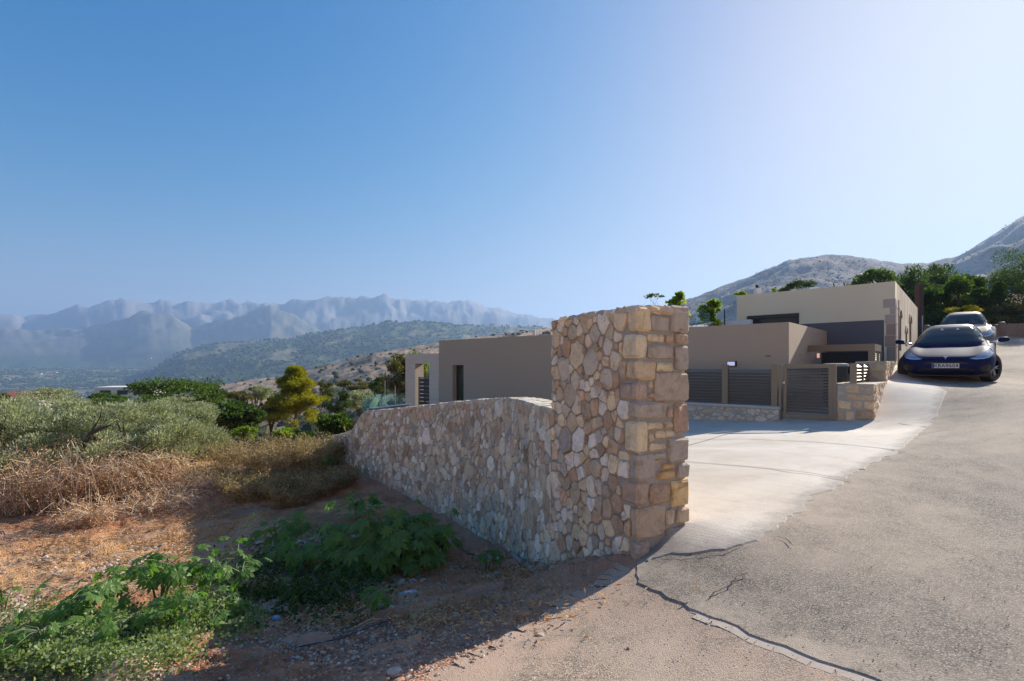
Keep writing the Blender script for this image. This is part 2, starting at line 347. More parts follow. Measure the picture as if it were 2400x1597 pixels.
_gx = np.arange(-47, 47.01, .125); _gy = np.arange(-12, 52.01, .125); _MX, _MY = np.meshgrid(_gx, _gy); _TA, _TB = teval(TA, _MX, _MY), teval(TB, _MX, _MY)
def _bil(T, x, y):
    fx = np.clip((x+47)/.125, 0, len(_gx)-1.001); fy = np.clip((y+12)/.125, 0, len(_gy)-1.001); i = fx.astype(int); j = fy.astype(int); u = fx-i; v = fy-j
    return (T[j, i]*(1-u)+T[j, i+1]*u)*(1-v)+(T[j+1, i]*(1-u)+T[j+1, i+1]*u)*v
def Gbase(x, y):
    x = np.asarray(x, float); y = np.asarray(y, float)
    wl = sstep(-.12, .12, seg_dist(x, y, SEP)); return _bil(_TA, x, y)*(1-wl)+_bil(_TB, x, y)*wl
# ---- far terrain
KR = np.array([45, 80, 150, 300, 600, 1000, 1600, 2400, 3200, 6000, 12000.])
ZL = np.array([-7, -12, -22, -42, -68, -86, -92, -74, -36, 10, 10.])
ZR = np.array([4, 5.5, 8, 13, 22, 30, 20, 0, -60, -100, -100.])
ZM = np.array([-4, -7, -14, -24, -40, -60, -100, -150, -180, -200, -200.])
RIDGES = [  # depth, near width, far width, gully noise, silhouette
 (4700, 1300, 1500, .075, [(-900,760),(-500,742),(-200,725),(0,732),(30,735),(60,742),(120,722),(180,712),(250,697),(310,697),(400,705),(450,697),(520,700),(560,695),(640,702),(665,710),(700,697),(760,690),(830,697),(900,689),(950,692),(1010,697),(1100,705),(1180,722),(1290,742),(1500,775),(1900,800),(3200,800)]),
 (3800, 950, 900, .09, [(-900,775),(-200,760),(0,757),(100,770),(200,765),(290,742),(350,722),(400,735),(450,765),(520,748),(600,722),(635,717),(690,735),(760,768),(840,762),(900,768),(1000,775),(1200,800),(3200,840)]),
 (2300, 1100, 700, .07, [(-900,970),(200,955),(320,905),(380,852),(430,823),(500,806),(560,799),(640,794),(700,789),(750,776),(850,763),(920,754),(970,750),(1040,755),(1100,759),(1200,763),(1300,767),(1500,780),(3200,800)]),
 (480, 400, 260, .05, [(-900,1150),(300,985),(400,925),(470,906),(560,893),(650,882),(730,862),(800,845),(870,826),(930,816),(980,808),(1060,796),(1140,787),(1210,776),(1290,768),(1500,775),(1800,830),(2200,857),(3200,857)]),
 (1050, 700, 900, .07, [(-900,1200),(800,1100),(1150,900),(1290,785),(1450,748),(1560,716),(1640,690),(1700,668),(1760,645),(1800,628),(1850,608),(1950,595),(2050,606),(2120,615),(2170,616),(2230,604),(2260,590),(2290,572),(2330,545),(2400,500),(2500,470),(2900,500),(3600,600)]),
]
def farz(az, r):
    """height, plus which ridge shows, for azimuth az (rad) and distance r"""
    azc = np.clip(az, R(-62), R(62)); px = CX+F*np.tan(azc); ca = np.cos(azc)
    x = r*np.sin(az); y = r*np.cos(az)
    wr = sstep(1350, 1900, px); wm = sstep(700, 1350, px)*(1-wr)
    zb = np.interp(r, KR, ZL)*(1-wr-wm)+np.interp(r, KR, ZM)*wm+np.interp(r, KR, ZR)*wr
    zb = zb+(fbm(x/700, y/700, 3, 3)-.5)*np.clip(r/60, 0, 34)*sstep(500, 2000, r)
    out = zb.copy(); idx = np.full(out.shape, -1); rel = np.zeros(out.shape)
    for k, (D, wn, wf, am, sil) in enumerate(RIDGES):
        s = np.array(sil, float); h = (HY-np.interp(px, s[:, 0], s[:, 1]))/F*D
        rr = r*ca
        wob = (fbm(x/(D*.12), y/(D*.12), 3, 40+k)-.5)*.5
        t = np.where(rr < D, (D-rr)/wn, (rr-D)/wf); t = np.clip(t*(1+wob*np.clip(t*3, 0, 1)), 0, 1)
        p = 1-t; p = p*p*(3-2*p)*.35+p*.65
        ht = h-zb; g = ridged(x/(D*.085), y/(D*.085), 6, 60+k, .62)
        z = zb+np.maximum(ht, 0)*p*(1-am*2.2*(1-g)*np.clip(t*5, .25, 1))+(fbm(x/(D*.02), y/(D*.02), 3, 80+k)-.5)*D*.006*p
        if k < 2: z = z+(ridged(x/(D*.045), y/(D*.045), 5, 190+k, .55)-.68)*D*.019*p
        m = (z > out) & (p > 0); out = np.where(m, z, out); idx = np.where(m, k, idx); rel = np.where(m, p, rel)
    return out, idx, rel
def bounce_slope(az, r):
    """unseen rise added behind the photographer to bounce sunlight onto the shaded walls"""
    return sstep(R(96), R(128), np.abs(az))*np.interp(r, [4.5, 9, 20, 45, 150, 600, 3000], [0, 3.6, 8.5, 17, 48, 150, 260])
def G(x, y):
    """height of the plain ground anywhere"""
    x = np.asarray(x, float); y = np.asarray(y, float); r = np.hypot(x, y); az = np.arctan2(x, y)
    wf = sstep(30, 62, r); n = Gbase(np.clip(x, -45, 45), np.clip(y, -10, 50)); f = farz(az, np.maximum(r, 30))[0]
    return n*(1-wf)+f*wf+bounce_slope(az, r)
def gz(x, y): return float(G(np.array([x]), np.array([y]))[0])
def gpn(pxs, pys, ymax=70):
    pxs = np.asarray(pxs, float); pys = np.asarray(pys, float); Y = np.geomspace(1.2, ymax, 260); out = []
    for s in range(0, len(pxs), 2000):
        a = pxs[s:s+2000, None]; b_ = pys[s:s+2000, None]; X = (a-CX)/F*Y[None]; YY = np.broadcast_to(Y[None], X.shape); d = (HY-b_)/F*YY-Gbase(X, YY)
        neg = d < 0; k = np.where(neg.any(1), neg.argmax(1), len(Y)-1); k = np.maximum(k, 1); r_ = np.arange(len(k)); d0, d1 = d[r_, k-1], d[r_, k]
        t_ = np.clip(d0/(d0-d1+1e-9), 0, 1); yy = Y[k-1]+(Y[k]-Y[k-1])*t_; out += list(zip(((pxs[s:s+2000]-CX)/F*yy).tolist(), yy.tolist()))
    return out
def gp(px, py): return gpn([px], [py])[0]

# ---- paved areas (plan outlines)
conc_px = [(2217,918),(2203,955),(2190,980),(2174,1003),(2127,1040),(2102,1062),(2040,1090),(1986,1119),(1968,1138),(1904,1165),(1879,1193),(1838,1214),(1809,1239),(1776,1268),(1714,1288),(1615,1301),(1530,1308)]
CONC = [(11.2,14.0),(10.3,12.9)]+gpn(*zip(*conc_px))+[(1.12,4.0),(1.2,4.3),(.66,5.35),(.2,7.2),(-.5,8.6),(-1.8,10.5),(-3.1,11.9),(-2.5,14),(2,14.6),(6.9,11.4),(8.2,12.0),(10.2,14.2)]
seam_px = [(1497,1368),(1560,1402),(1640,1438),(1720,1470),(1800,1504),(1880,1532),(1960,1562),(2060,1597)]
seam = gpn(*zip(*seam_px))
def shrink(ps, d):
    out = []
    for i, p in enumerate(ps):
        a = Vector(ps[max(0, i-1)]); b_ = Vector(ps[min(len(ps)-1, i+1)]); t_ = (b_-a).normalized(); out.append((p[0]+t_.y*d, p[1]-t_.x*d))
    return out
_ce = [tuple(p) for p in CONC[2:-12]]
NEWR = shrink(_ce, .22)+[gp(1497,1318)]+seam+[(2.4,1.2),(3.2,-5),(30,-5),(34,16),(24.5,19.5),(17.6,22.6),(16.3,20.3),(10.95,14.3),(10.6,13.4)]
oldl = gpn(*zip(*[(1486,1332),(1440,1362),(1370,1395),(1310,1425),(1265,1465),(1210,1498),(1120,1550),(1040,1597)]))
OLDR = oldl[::-1]+[gp(1500,1330)]+shrink(seam, -.18)+[(2.4,1.2),(3.2,-5),(-2,-5),(-.9,0),(-.35,2.0)]
def in_paved(x, y): return inside(x, y, CONC) | inside(x, y, NEWR) | inside(x, y, OLDR)
def paved_dist(x, y): return np.minimum(np.minimum(seg_dist(x, y, CONC, True), seg_dist(x, y, NEWR, True)), seg_dist(x, y, OLDR, True))

def polar(az, rr):
    A, Q = np.meshgrid(az, rr); return Q*np.sin(A), Q*np.cos(A), A, Q
def gridfaces(nr, na, wrap):
    i = np.arange(nr-1)[:, None]; j = np.arange(na if wrap else na-1)[None, :]; k = (j+1) % na
    return np.stack([i*na+j+0*k, i*na+k, (i+1)*na+k, (i+1)*na+j+0*k], -1).reshape(-1, 4)[:, ::-1]
az = np.concatenate([np.linspace(-180, -54, 44)[:-1], np.linspace(-54, -47, 20)[:-1], np.linspace(-47, 47, 560), np.linspace(47, 54, 20)[1:], np.linspace(54, 180, 44)[1:-1]])*math.pi/180
rn = np.concatenate([[.02, .6, 1.2], np.geomspace(1.9, 30, 380), np.geomspace(30, 52, 26)[1:]])
X, Y, A, Q = polar(az, rn)
pin = in_paved(X, Y); pdist = paved_dist(X, Y); near = Q < 55
Z = G(X, Y)
rough_amt = np.where(pin, 0, np.clip(pdist/.5, 0, 1))*np.clip(1.6-Q/40, .2, 1)
# lumps, clods and a rubble line at the foot of the wall
Z = Z+rough_amt*((fbm(X/.9, Y/.9, 4, 5)-.5)*.16+(fbm(X/.22, Y/.22, 4, 9)-.5)*.13+(fbm(X/.06, Y/.06, 3, 19)-.5)*.055)
Z = np.where(pin, Z-.06*np.clip(pdist/.15, 0, 1)-.012, Z)
red = np.array([.235, .105, .055]); tan = np.array([.34, .215, .125]); grey = np.array([.30, .25, .205]); straw = np.array([.42, .29, .14]); brown = np.array([.15, .085, .05]); veg = np.array([.075, .085, .035])
n1 = fbm(X/1.3, Y/1.3, 4, 21)[..., None]; n2 = fbm(X/.35, Y/.35, 4, 22)[..., None]; n3 = fbm(X/3.5, Y/3.5, 4, 23)[..., None]
c = red*(1-n1)+tan*n1
c = c+(straw-c)*sstep(.52, .68, n3)*.8*sstep(5, 9, Q)[..., None]
c = c+(grey-c)*sstep(.50, .62, n2)*.7
c = c+(brown-c)*sstep(.55, .7, fbm(X/.8, Y/.8, 4, 24)[..., None])*.6
verge = (1-sstep(.3, 1.6, pdist+(fbm(X/.4, Y/.4, 3, 31)-.5)*1.2))[..., None]*(~pin)[..., None]
c = c+(np.array([.40, .27, .20])-c)*verge*.85
c = c+(veg*.8+straw*.35-c)*sstep(20, 34, Q)[..., None]*.75
bounce_bank = sstep(R(100), R(125), np.abs(A))[..., None]; c = c+(np.array([.46, .38, .29])*(.8+.4*n2)-c)*bounce_bank  # pale earth on the added slope, so it reflects more light forward
g = tag(link('ground', npmesh('ground', np.stack([X, Y, Z], -1).reshape(-1, 3), gridfaces(len(rn), len(az), True), True), M_EARTH), kind='structure'); setcol(g.data, c.reshape(-1, 3))

rf = np.concatenate([np.geomspace(51, 5200, 330), np.geomspace(5200, 9500, 14)[1:]])
X, Y, A, Q = polar(az, rf); Z, IDX, REL = farz(A, Q); Z = Z+bounce_slope(A, Q); Z0 = G(X[:1], Y[:1]); wgt = sstep(51, 64, Q); Z = G(X, Y)*(1-wgt)+Z*wgt
Z[0] -= .4
fx = [None]*5
n_a = fbm(X/260, Y/260, 5, 101)[..., None]; n_b = fbm(X/60, Y/60, 4, 102)[..., None]; n_c = fbm(X/18, Y/18, 4, 103)[..., None]; n_d = vn(X/6, Y/6, 105)[..., None]
grove = np.array([.050, .085, .032]); field = np.array([.30, .21, .13]); dk = np.array([.022, .045, .018])
val = grove+(dk-grove)*sstep(.45, .6, n_b); val = val+(field-val)*sstep(.60, .67, n_a*.45+n_b*.55)*.7
val = val*(.65+.7*n_c)
brn = np.array([.42, .29, .19])*(.75+.5*n_a); brn = brn+(np.array([.10, .09, .06])-brn)*sstep(.52, .64, n_c)*.75; brn = brn+(np.array([.38, .30, .22])-brn)*sstep(.55, .65, n_b)*.4
grn = np.array([.085, .115, .04])+(np.array([.24, .19, .10])-np.array([.085, .115, .04]))*sstep(.56, .68, n_a*.5+n_b*.5)*.8; grn = grn*(.55+.9*n_d*.5+.5*n_c)
rgt = np.array([.22, .165, .135])+(np.array([.12, .10, .08])-np.array([.22, .165, .135]))*sstep(.46, .60, n_b*.5+n_c*.5); rgt = rgt+(np.array([.40, .34, .29])-rgt)*sstep(.55, .65, fbm(X/35, Y/35, 4, 111)[..., None])*.5
mtn = np.array([.23, .20, .175])+(np.array([.29, .27, .25])-np.array([.23, .20, .175]))*sstep(.4, .75, REL)[..., None]; mtn = mtn+(np.array([.12, .12, .085])-mtn)*sstep(.40, .65, fbm(X/330, Y/330, 5, 120)[..., None])*.6
mt2 = np.array([.12, .125, .085])+(np.array([.26, .20, .15])-np.array([.12, .125, .085]))*sstep(.48, .66, fbm(X/300, Y/300, 5, 121)[..., None])*.4
cc = val.copy()
for k, cl in enumerate((mtn, mt2, grn, brn, rgt)):
    wk = ((IDX == k)[..., None])*sstep(*((.16, .42) if k < 2 else (.03, .2)), REL)[..., None]; cc = cc+(cl-cc)*wk
cc = cc+(np.array([.16, .13, .08])-cc)*(1-sstep(51, 130, Q))[..., None]*.7
bounce_bank = sstep(R(100), R(125), np.abs(A))[..., None]; cc = cc+(np.array([.40, .33, .25])*(.7+.6*n_c)-cc)*bounce_bank  # the added light-bouncing slope stays pale farther out
g = tag(link('hills', npmesh('hills', np.stack([X, Y, Z], -1).reshape(-1, 3), gridfaces(len(rf), len(az), True), True), M_FAR), kind='structure'); setcol(g.data, cc.reshape(-1, 3))
FARX, FARY, FARZ, FARI, FARR = X, Y, Z, IDX, REL

# ---- haze: the air of the valley
hz = bpy.data.materials.new('haze'); hz.use_nodes = True; t = hz.node_tree; t.nodes.remove(t.nodes['Principled BSDF'])
pv = t.nodes.new('ShaderNodeVolumePrincipled'); pv.inputs['Color'].default_value = (.40, .57, .86, 1); pv.inputs['Density'].default_value = .00021; pv.inputs['Anisotropy'].default_value = .3
t.links.new(pv.outputs[0], t.nodes['Material Output'].inputs['Volume'])
hb = bbox_obj('haze', (-9700, -9700, -330), (9700, 9700, 715), hz); tag(hb, kind='stuff')
hb['label'] = 'pale blue air over the valley'

# ---- paved sheets
def densify(poly, step):
    out = []
    n = len(poly)
    for i in range(n):
        a = Vector(poly[i]); b = Vector(poly[(i+1) % n]); k = max(1, int((b-a).length/(step*(.6+.12*min(a.length, b.length)))))
        for j in range(k): out.append(tuple(a.lerp(b, j/k)))
    return out
def sheet(name, poly, off, mat, jit=.03, base=.10, ex=None, jfree=lambda x, y: False, edge=.3, slope=.03, drop=.02):
    b = densify(poly, base*.7); bb = []
    for (x, y) in b:
        j = 0 if jfree(x, y) or math.hypot(x, y) > 25 else jit
        bb.append((x+(float(vn(x*7, y*7, 1))-.5)*2*j+(float(vn(x*23, y*23, 2))-.5)*j, y+(float(vn(x*7, y*7, 3))-.5)*2*j+(float(vn(x*23, y*23, 4))-.5)*j))
    a = np.array(bb); x0, y0 = a.min(0); x1, y1 = a.max(0)
    rr = [];  r = .5
    while r < 50: rr.append(r); r *= 1+base*.42
    pts = []
    for r in rr:
        k = int(2*math.pi/(base*.42)); th = (np.arange(k)+random.random())/k*2*math.pi; pts.append(np.c_[r*np.sin(th), r*np.cos(th)])
    pts = np.concatenate(pts); pts = pts+rng.normal(0, 1, pts.shape)*.006*np.hypot(pts[:, 0], pts[:, 1])[:, None]
    ok = inside(pts[:, 0], pts[:, 1], bb) & (seg_dist(pts[:, 0], pts[:, 1], a, True) > .03*np.maximum(.5, np.hypot(pts[:, 0], pts[:, 1])*.4)) & ((pts[:, 1] > -1))
    pts = pts[ok]; nb = len(bb)
    co = [Vector(p) for p in bb]+[Vector(p) for p in pts]
    vo, _, fo, _, _, _ = geometry.delaunay_2d_cdt(co, [(i, (i+1) % nb) for i in range(nb)], [], 1, 1e-6)
    v = np.array([(p.x, p.y) for p in vo]); z = Gbase(v[:, 0], v[:, 1])+off
    if ex is not None: z = z+ex(v[:, 0], v[:, 1])
    bm = bmesh.new(); bv = [bm.verts.new((x, y, k)) for (x, y), k in zip(v, z)]
    for f in fo:
        try: bm.faces.new([bv[i] for i in f])
        except ValueError: pass
    bmesh.ops.recalc_face_normals(bm, faces=bm.faces)
    if sum(f.normal.z for f in bm.faces) < 0: bmesh.ops.reverse_faces(bm, faces=bm.faces)
    for f in bm.faces: f.smooth = True
    for a_, b_, c0_ in [(e.verts[0].co.copy(), e.verts[1].co.copy(), e.link_faces[0].calc_center_median()) for e in bm.edges if e.is_boundary]:
        t_ = (b_-a_).normalized(); o_ = Vector((t_.y, -t_.x, 0)); o_ = o_ if o_.dot(a_-c0_) > 0 else -o_; o_ = o_*slope+Vector((0, 0, -drop))
        q = [bm.verts.new(c_) for c_ in (a_, b_, b_+o_, a_+o_)]; f_ = bm.faces.new(q)
        f_.normal_update()
        if f_.normal.z < 0: f_.normal_flip()
    me = bpy.data.meshes.new(name); bm.to_mesh(me); bm.free()
    vc = np.array([tuple(q.co) for q in me.vertices]); ed = np.clip(seg_dist(vc[:, 0], vc[:, 1], a, True)/edge, 0, 1); setcol(me, np.stack([ed]*3, -1), 'Edge')
    return tag(link(name, me, mat), kind='structure')
road_old = sheet('old_road', OLDR, .0, M_OLD, .07, .10, edge=.7, slope=.12, drop=.012)
def road_ex(x, y): return (fbm(x/1.5, y/1.5, 3, 77)-.5)*.03
def seamlift(x, y):
    d = seg_dist(x, y, np.array(seam)); return .004*(1-sstep(.0, .5, np.abs(d)))+(fbm(x/1.2, y/1.2, 3, 78)-.5)*.006
road = sheet('road', NEWR, .007, M_ASPH, .02, .10, seamlift, edge=.45, slope=.004, drop=.03)
band = sheet('seam_band', shrink(seam[2:], -.05)+shrink(seam[2:], .022)[::-1], .003, flat('pale_joint', (.52, .42, .33), .9, 0, .25, 20, .5), .02, .06, slope=.05, drop=.006)
# saw cuts across the concrete are real grooves: the apron is dipped along them
cuts = [gpn([1600, 1750, 1900, 1995], [1085, 1097, 1113, 1131]), gpn([1600, 1750, 1900, 2050, 2125], [1031, 1032, 1038, 1052, 1062]), gpn([1600, 1660, 1740], [1050, 1034, 1012]), gpn([2046, 2100, 2176], [988, 994, 1003])]
def conc_ex(x, y):
    z = np.zeros(x.shape)
    for cpts in cuts: z = z-.012*np.exp(-(seg_dist(x, y, np.array(cpts))/.02)**2)
    return z
conc = sheet('concrete_driveway', CONC, .015, M_CONC, .035, .085, conc_ex, lambda x, y: x > 8 or (y > 4.1 and x < 1.25) or y > 12, edge=.42)
m = MB()
for cpts in cuts:
    for a, b in zip(cpts, cpts[1:]):
        k = 6
        for j in range(k):
            p = Vector(a).lerp(Vector(b), j/k); q = Vector(a).lerp(Vector(b), (j+1)/k); n = (q-p).normalized(); n = Vector((-n.y, n.x))*.008
            m.poly([(u.x, u.y, gz(u.x, u.y)+.015+.005) for u in (p-n, q-n, q+n, p+n)])
o = m.build('control_joint', flat('joint_filler', (.16, .135, .11), .9)); tag(o, kind='structure')  # dark strips laid along the joint lines

# cracks opened in the road surface
M_CRACK = flat('crack_dark', (.045, .038, .032), .95, bmp=0)
for k, cp in enumerate(([(1662, 1408), (1690, 1388), (1712, 1378), (1726, 1360), (1760, 1350)], [(1560, 1308), (1640, 1303), (1700, 1297), (1745, 1282)], [(1812, 1262), (1840, 1268), (1866, 1290)])):
    q = gpn(*zip(*cp)); q = [Vector(p) for p in q]; pts = []
    for a, b_ in zip(q, q[1:]):
        n = max(2, int((b_-a).length/.03)); 
        for j in range(n): p = a.lerp(b_, j/n); pts.append(p+Vector((random.gauss(0, .005), random.gauss(0, .006))))
    m = MB()
    for i, (a, b_) in enumerate(zip(pts, pts[1:])):
        t_ = (b_-a).normalized(); n_ = Vector((-t_.y, t_.x)); w0 = .0045*abs(math.sin(i*.7+k))+.0015; w1 = .0045*abs(math.sin((i+1)*.7+k))+.0015
        m.poly([(u.x, u.y, gz(u.x, u.y)+.0235) for u in (a-n_*w0, b_-n_*w1, b_+n_*w1, a+n_*w0)])
    tag(m.build('crack', M_CRACK), kind='structure')
# ================================================================== MASONRY
STONE_COLS = [(.54,.46,.33),(.50,.41,.28),(.56,.50,.40),(.44,.36,.26),(.48,.36,.25),(.64,.61,.54),(.42,.39,.35),(.36,.25,.17),(.47,.41,.33),(.55,.53,.49),(.50,.34,.22),(.60,.50,.33)]
def clip_poly(poly, px, py, nx, ny):
    """keeps the side of the line through (px,py) with normal (nx,ny) where the dot product is negative"""
    out = []; n = len(poly)
    for i in range(n):
        a = poly[i]; b = poly[(i+1) % n]; da = (a[0]-px)*nx+(a[1]-py)*ny; db = (b[0]-px)*nx+(b[1]-py)*ny
        if da <= 0: out.append(a)
        if (da < 0) != (db < 0) and da != db: s = da/(da-db); out.append((a[0]+s*(b[0]-a[0]), a[1]+s*(b[1]-a[1])))
    return out
def cells(u0, u1, lo, hi, size, seed, asp=1.15, blocks=(), jit=.42):
    """irregular stones filling the band lo(u)..hi(u); blocks are rectangles kept free"""
    rs = np.random.default_rng(seed); sd = []
    vmin = min(lo(u) for u in np.linspace(u0, u1, 30)); vmax = max(hi(u) for u in np.linspace(u0, u1, 30))
    k = 0; area = (u1-u0)*(vmax-vmin); tries = int(area/size((u0+u1)/2)**2*45); pu = rs.uniform(u0, u1, tries); pv = rs.uniform(vmin, vmax, tries); pr = np.exp(rs.normal(-.12, .36, tries)).clip(.42, 1.75)
    M_ = np.zeros((4000, 3)); acc = []
    for q in range(tries):
        u, v = pu[q], pv[q]
        if not (lo(u)-.05 < v < hi(u)-.01) or any(a < u < c_ and b < v < d for a, b, c_, d in blocks): continue
        r_ = pr[q]*size(u)*.56*(1 if q < tries*.5 else .7)
        if acc:
            n_ = len(acc); du = M_[:n_, 0]-u; dv = (M_[:n_, 1]-v)/asp
            if (du*du+dv*dv < ((M_[:n_, 2]+r_)*.80)**2).any(): continue
        M_[len(acc)] = (u, v, r_); acc.append((u, v, r_))
    S = np.array([(a[0], a[1]) for a in acc]); RR = np.array([a[2] for a in acc]); res = []
    for i, (a, b) in enumerate(S):
        d = np.hypot(S[:, 0]-a, S[:, 1]-b); o = np.argsort(d)[1:20]; s = size(a)
        poly = [(a-1.0*s, b-1.1*s), (a+1.0*s, b-1.1*s), (a+1.0*s, b+1.1*s), (a-1.0*s, b+1.1*s)]; ra = RR[i]
        for j in o:
            q = S[j]; d2 = (q[0]-a)**2+((q[1]-b)/asp)**2; t_ = .5+(ra*ra-RR[j]**2)/(2*d2); poly = clip_poly(poly, a+(q[0]-a)*t_, b+(q[1]-b)*t_, q[0]-a, (q[1]-b)/asp/asp)
            if len(poly) < 3: break
        if len(poly) < 3: continue
        poly = clip_poly(poly, u0, 0, -1, 0); poly = clip_poly(poly, u1, 0, 1, 0)
        h0, h1 = hi(a-.05), hi(a+.05); sl = (h1-h0)/.1; poly = clip_poly(poly, a, hi(a)-.004, -sl, 1)
        h0, h1 = lo(a-.05), lo(a+.05); sl = (h1-h0)/.1; poly = clip_poly(poly, a, lo(a), sl, -1)
        for (x0, y0, x1, y1) in blocks:
            cx, cy = (x0+x1)/2, (y0+y1)/2
            if len(poly) > 2:
                pu = [p[0] for p in poly]; pv = [p[1] for p in poly]
                if max(pu) > x0 and min(pu) < x1 and max(pv) > y0 and min(pv) < y1:
                    # cut along the side with the smallest loss
                    opt = [(x0-a, (x0, 0, 1, 0)), (a-x1, (x1, 0, -1, 0)), (y0-b, (0, y0, 0, 1)), (b-y1, (0, y1, 0, -1))]
                    opt.sort(key=lambda q: -q[0]); poly = clip_poly(poly, *opt[0][1])
        if len(poly) >= 3: res.append(poly)
    return res
def stone_mesh(poly, S, gap, h, rs, detail=False):
    """a stone with rounded corners standing proud of the mortar; S(u, v, d) maps the wall face to space"""
    p = np.array(poly); c = p.mean(0); e = np.roll(p, -1, 0)-p; ar = abs((p[:, 0]*np.roll(p[:, 1], -1)-p[:, 1]*np.roll(p[:, 0], -1)).sum())/2
    if ar < .0012: return None
    r = math.sqrt(ar/math.pi); k = max(.3, 1-gap/r)
    p = c+(p-c)*k
    keep = [i for i in range(len(p)) if np.hypot(*(p[i]-p[i-1])) > .018]
    p = p[keep]
    if len(p) < 3: return None
    q = []
    for i in range(len(p)):
        a, b = p[i], p[(i+1) % len(p)]; L = np.hypot(*(b-a)); f = min(.2, .009/L+.03)
        q += [a+(b-a)*f, a+(b-a)*(1-f)]
        if L > .09: q.insert(-1, a+(b-a)*.5+rs.normal(0, .006, 2))
    q = np.array(q)+rs.normal(0, .0035, (len(q), 2)); n = len(q); c = q.mean(0)
    tilt = rs.normal(0, .07, 2)
    def d(pt, base): return base+float(np.clip((pt-c)@tilt, -.02, .02))+rs.normal(0, .0025)
    rings = [(1.02, -.03), (1.0, h*.55), (.93, h*.95)]
    if detail: rings += [(.55, h*1.05)]
    vs = []; 
    for s, dd in rings:
        for pt in q: t_ = c+(pt-c)*s; vs.append(S(t_[0], t_[1], dd if dd < 0 else d(t_, dd)))
    fs = []
    for a in range(len(rings)-1):
        for i in range(n): j = (i+1) % n; fs.append((a*n+i, a*n+j, (a+1)*n+j, (a+1)*n+i))
    vs.append(S(c[0], c[1], h*1.08+rs.normal(0, .003))); m_ = len(vs)-1; o = (len(rings)-1)*n
    for i in range(n): fs.append((o+i, o+(i+1) % n, m_))
    return vs, fs, ar
def stone_col(rs, warm=0.0):
    c = np.array(STONE_COLS[rs.integers(len(STONE_COLS))]); c = (c*.72+c.mean()*.33)*np.array([1.08, 1.03, .95]); c = c*rs.uniform(.75, 1.22)
    if rs.random() < .12: c = np.array([.68, .65, .59])*rs.uniform(.85, 1.05)
    return np.clip(c*(1+warm*np.array([.25, .0, -.3])), 0, 1)
def place_stones(items, parent, limit, where):
    """items (verts, faces, area, centre distance): the largest in view become parts, the rest one part"""
    items.sort(key=lambda t_: -t_[2]/max(.3, t_[3])**2)
    rest_v, rest_f, rest_c = [], [], []
    for k, (v, f, ar, dist, colr) in enumerate(items):
        if k < limit:
            me = bpy.data.meshes.new('stone'); me.from_pydata(v, [], f); me.update(); setcol(me, np.tile(colr, (len(v), 1))); link('stone', me, M_STONE, parent)
        else:
            o = len(rest_v); rest_v += v; rest_f += [tuple(i+o for i in q) for q in f]; rest_c += [colr]*len(v)
    if rest_v:
        me = bpy.data.meshes.new('small_stones'); me.from_pydata(rest_v, [], rest_f); me.update(); setcol(me, np.array(rest_c))
        tag(link('small_stones', me, M_STONE, parent), where, kind='stuff')
def face_items(polys, S, seed, gap=.012, h=(.012, .03), warm=0.0, detail=False, cfun=None):
    rs = np.random.default_rng(seed); out = []
    for p in polys:
        r_ = stone_mesh(p, S, gap*rs.uniform(.6, 1.5), rs.uniform(*h), rs, detail)
        if r_:
            v, f, ar = r_; c0 = np.mean(np.array([tuple(x) for x in v]), 0); out.append((v, f, ar, float(np.linalg.norm(c0)), stone_col(rs, warm) if cfun is None else cfun(rs)))
    return out
def line_S(p, q, side=1):
    """face running from plan point p to q, outward normal to the right (side 1) of the direction"""
    p = Vector(p[:2]); d = (Vector(q[:2])-p); L = d.length; d = d/L; n = Vector((d.y, -d.x))*side
    return (lambda u, v, dd: (p.x+d.x*u+n.x*dd, p.y+d.y*u+n.y*dd, v)), L
def rough_block(a, b, z0, z1, o, ux, uy, seed, amp=.008, rnd=.02):
    """squared stone: box from a to b in the frame (o, ux, uy), bevelled and knocked about; returns verts, faces"""
    bm = bmesh.new(); vs = [bm.verts.new((x, y, z)) for x in (a[0], b[0]) for y in (a[1], b[1]) for z in (z0, z1)]
    for q in ((0,1,3,2),(4,6,7,5),(0,4,5,1),(2,3,7,6),(0,2,6,4),(1,5,7,3)): bm.faces.new([vs[i] for i in q])
    bmesh.ops.bevel(bm, geom=bm.edges[:], offset=rnd, segments=1, affect='EDGES')
    bmesh.ops.subdivide_edges(bm, edges=[e for e in bm.edges if e.calc_length() > .10], cuts=1, use_grid_fill=True)
    rs = random.Random(seed)
    for v in bm.verts: v.co += Vector((rs.gauss(0, amp), rs.gauss(0, amp), rs.gauss(0, amp*.6)))
    bmesh.ops.triangulate(bm, faces=bm.faces[:]); bmesh.ops.recalc_face_normals(bm, faces=bm.faces)
    V = [(o.x+ux.x*v.co.x+uy.x*v.co.y, o.y+ux.y*v.co.x+uy.y*v.co.y, v.co.z) for v in bm.verts]; bm.verts.index_update()
    f = [tuple(w_.index for w_ in q.verts) for q in bm.faces]; bm.free(); return V, f

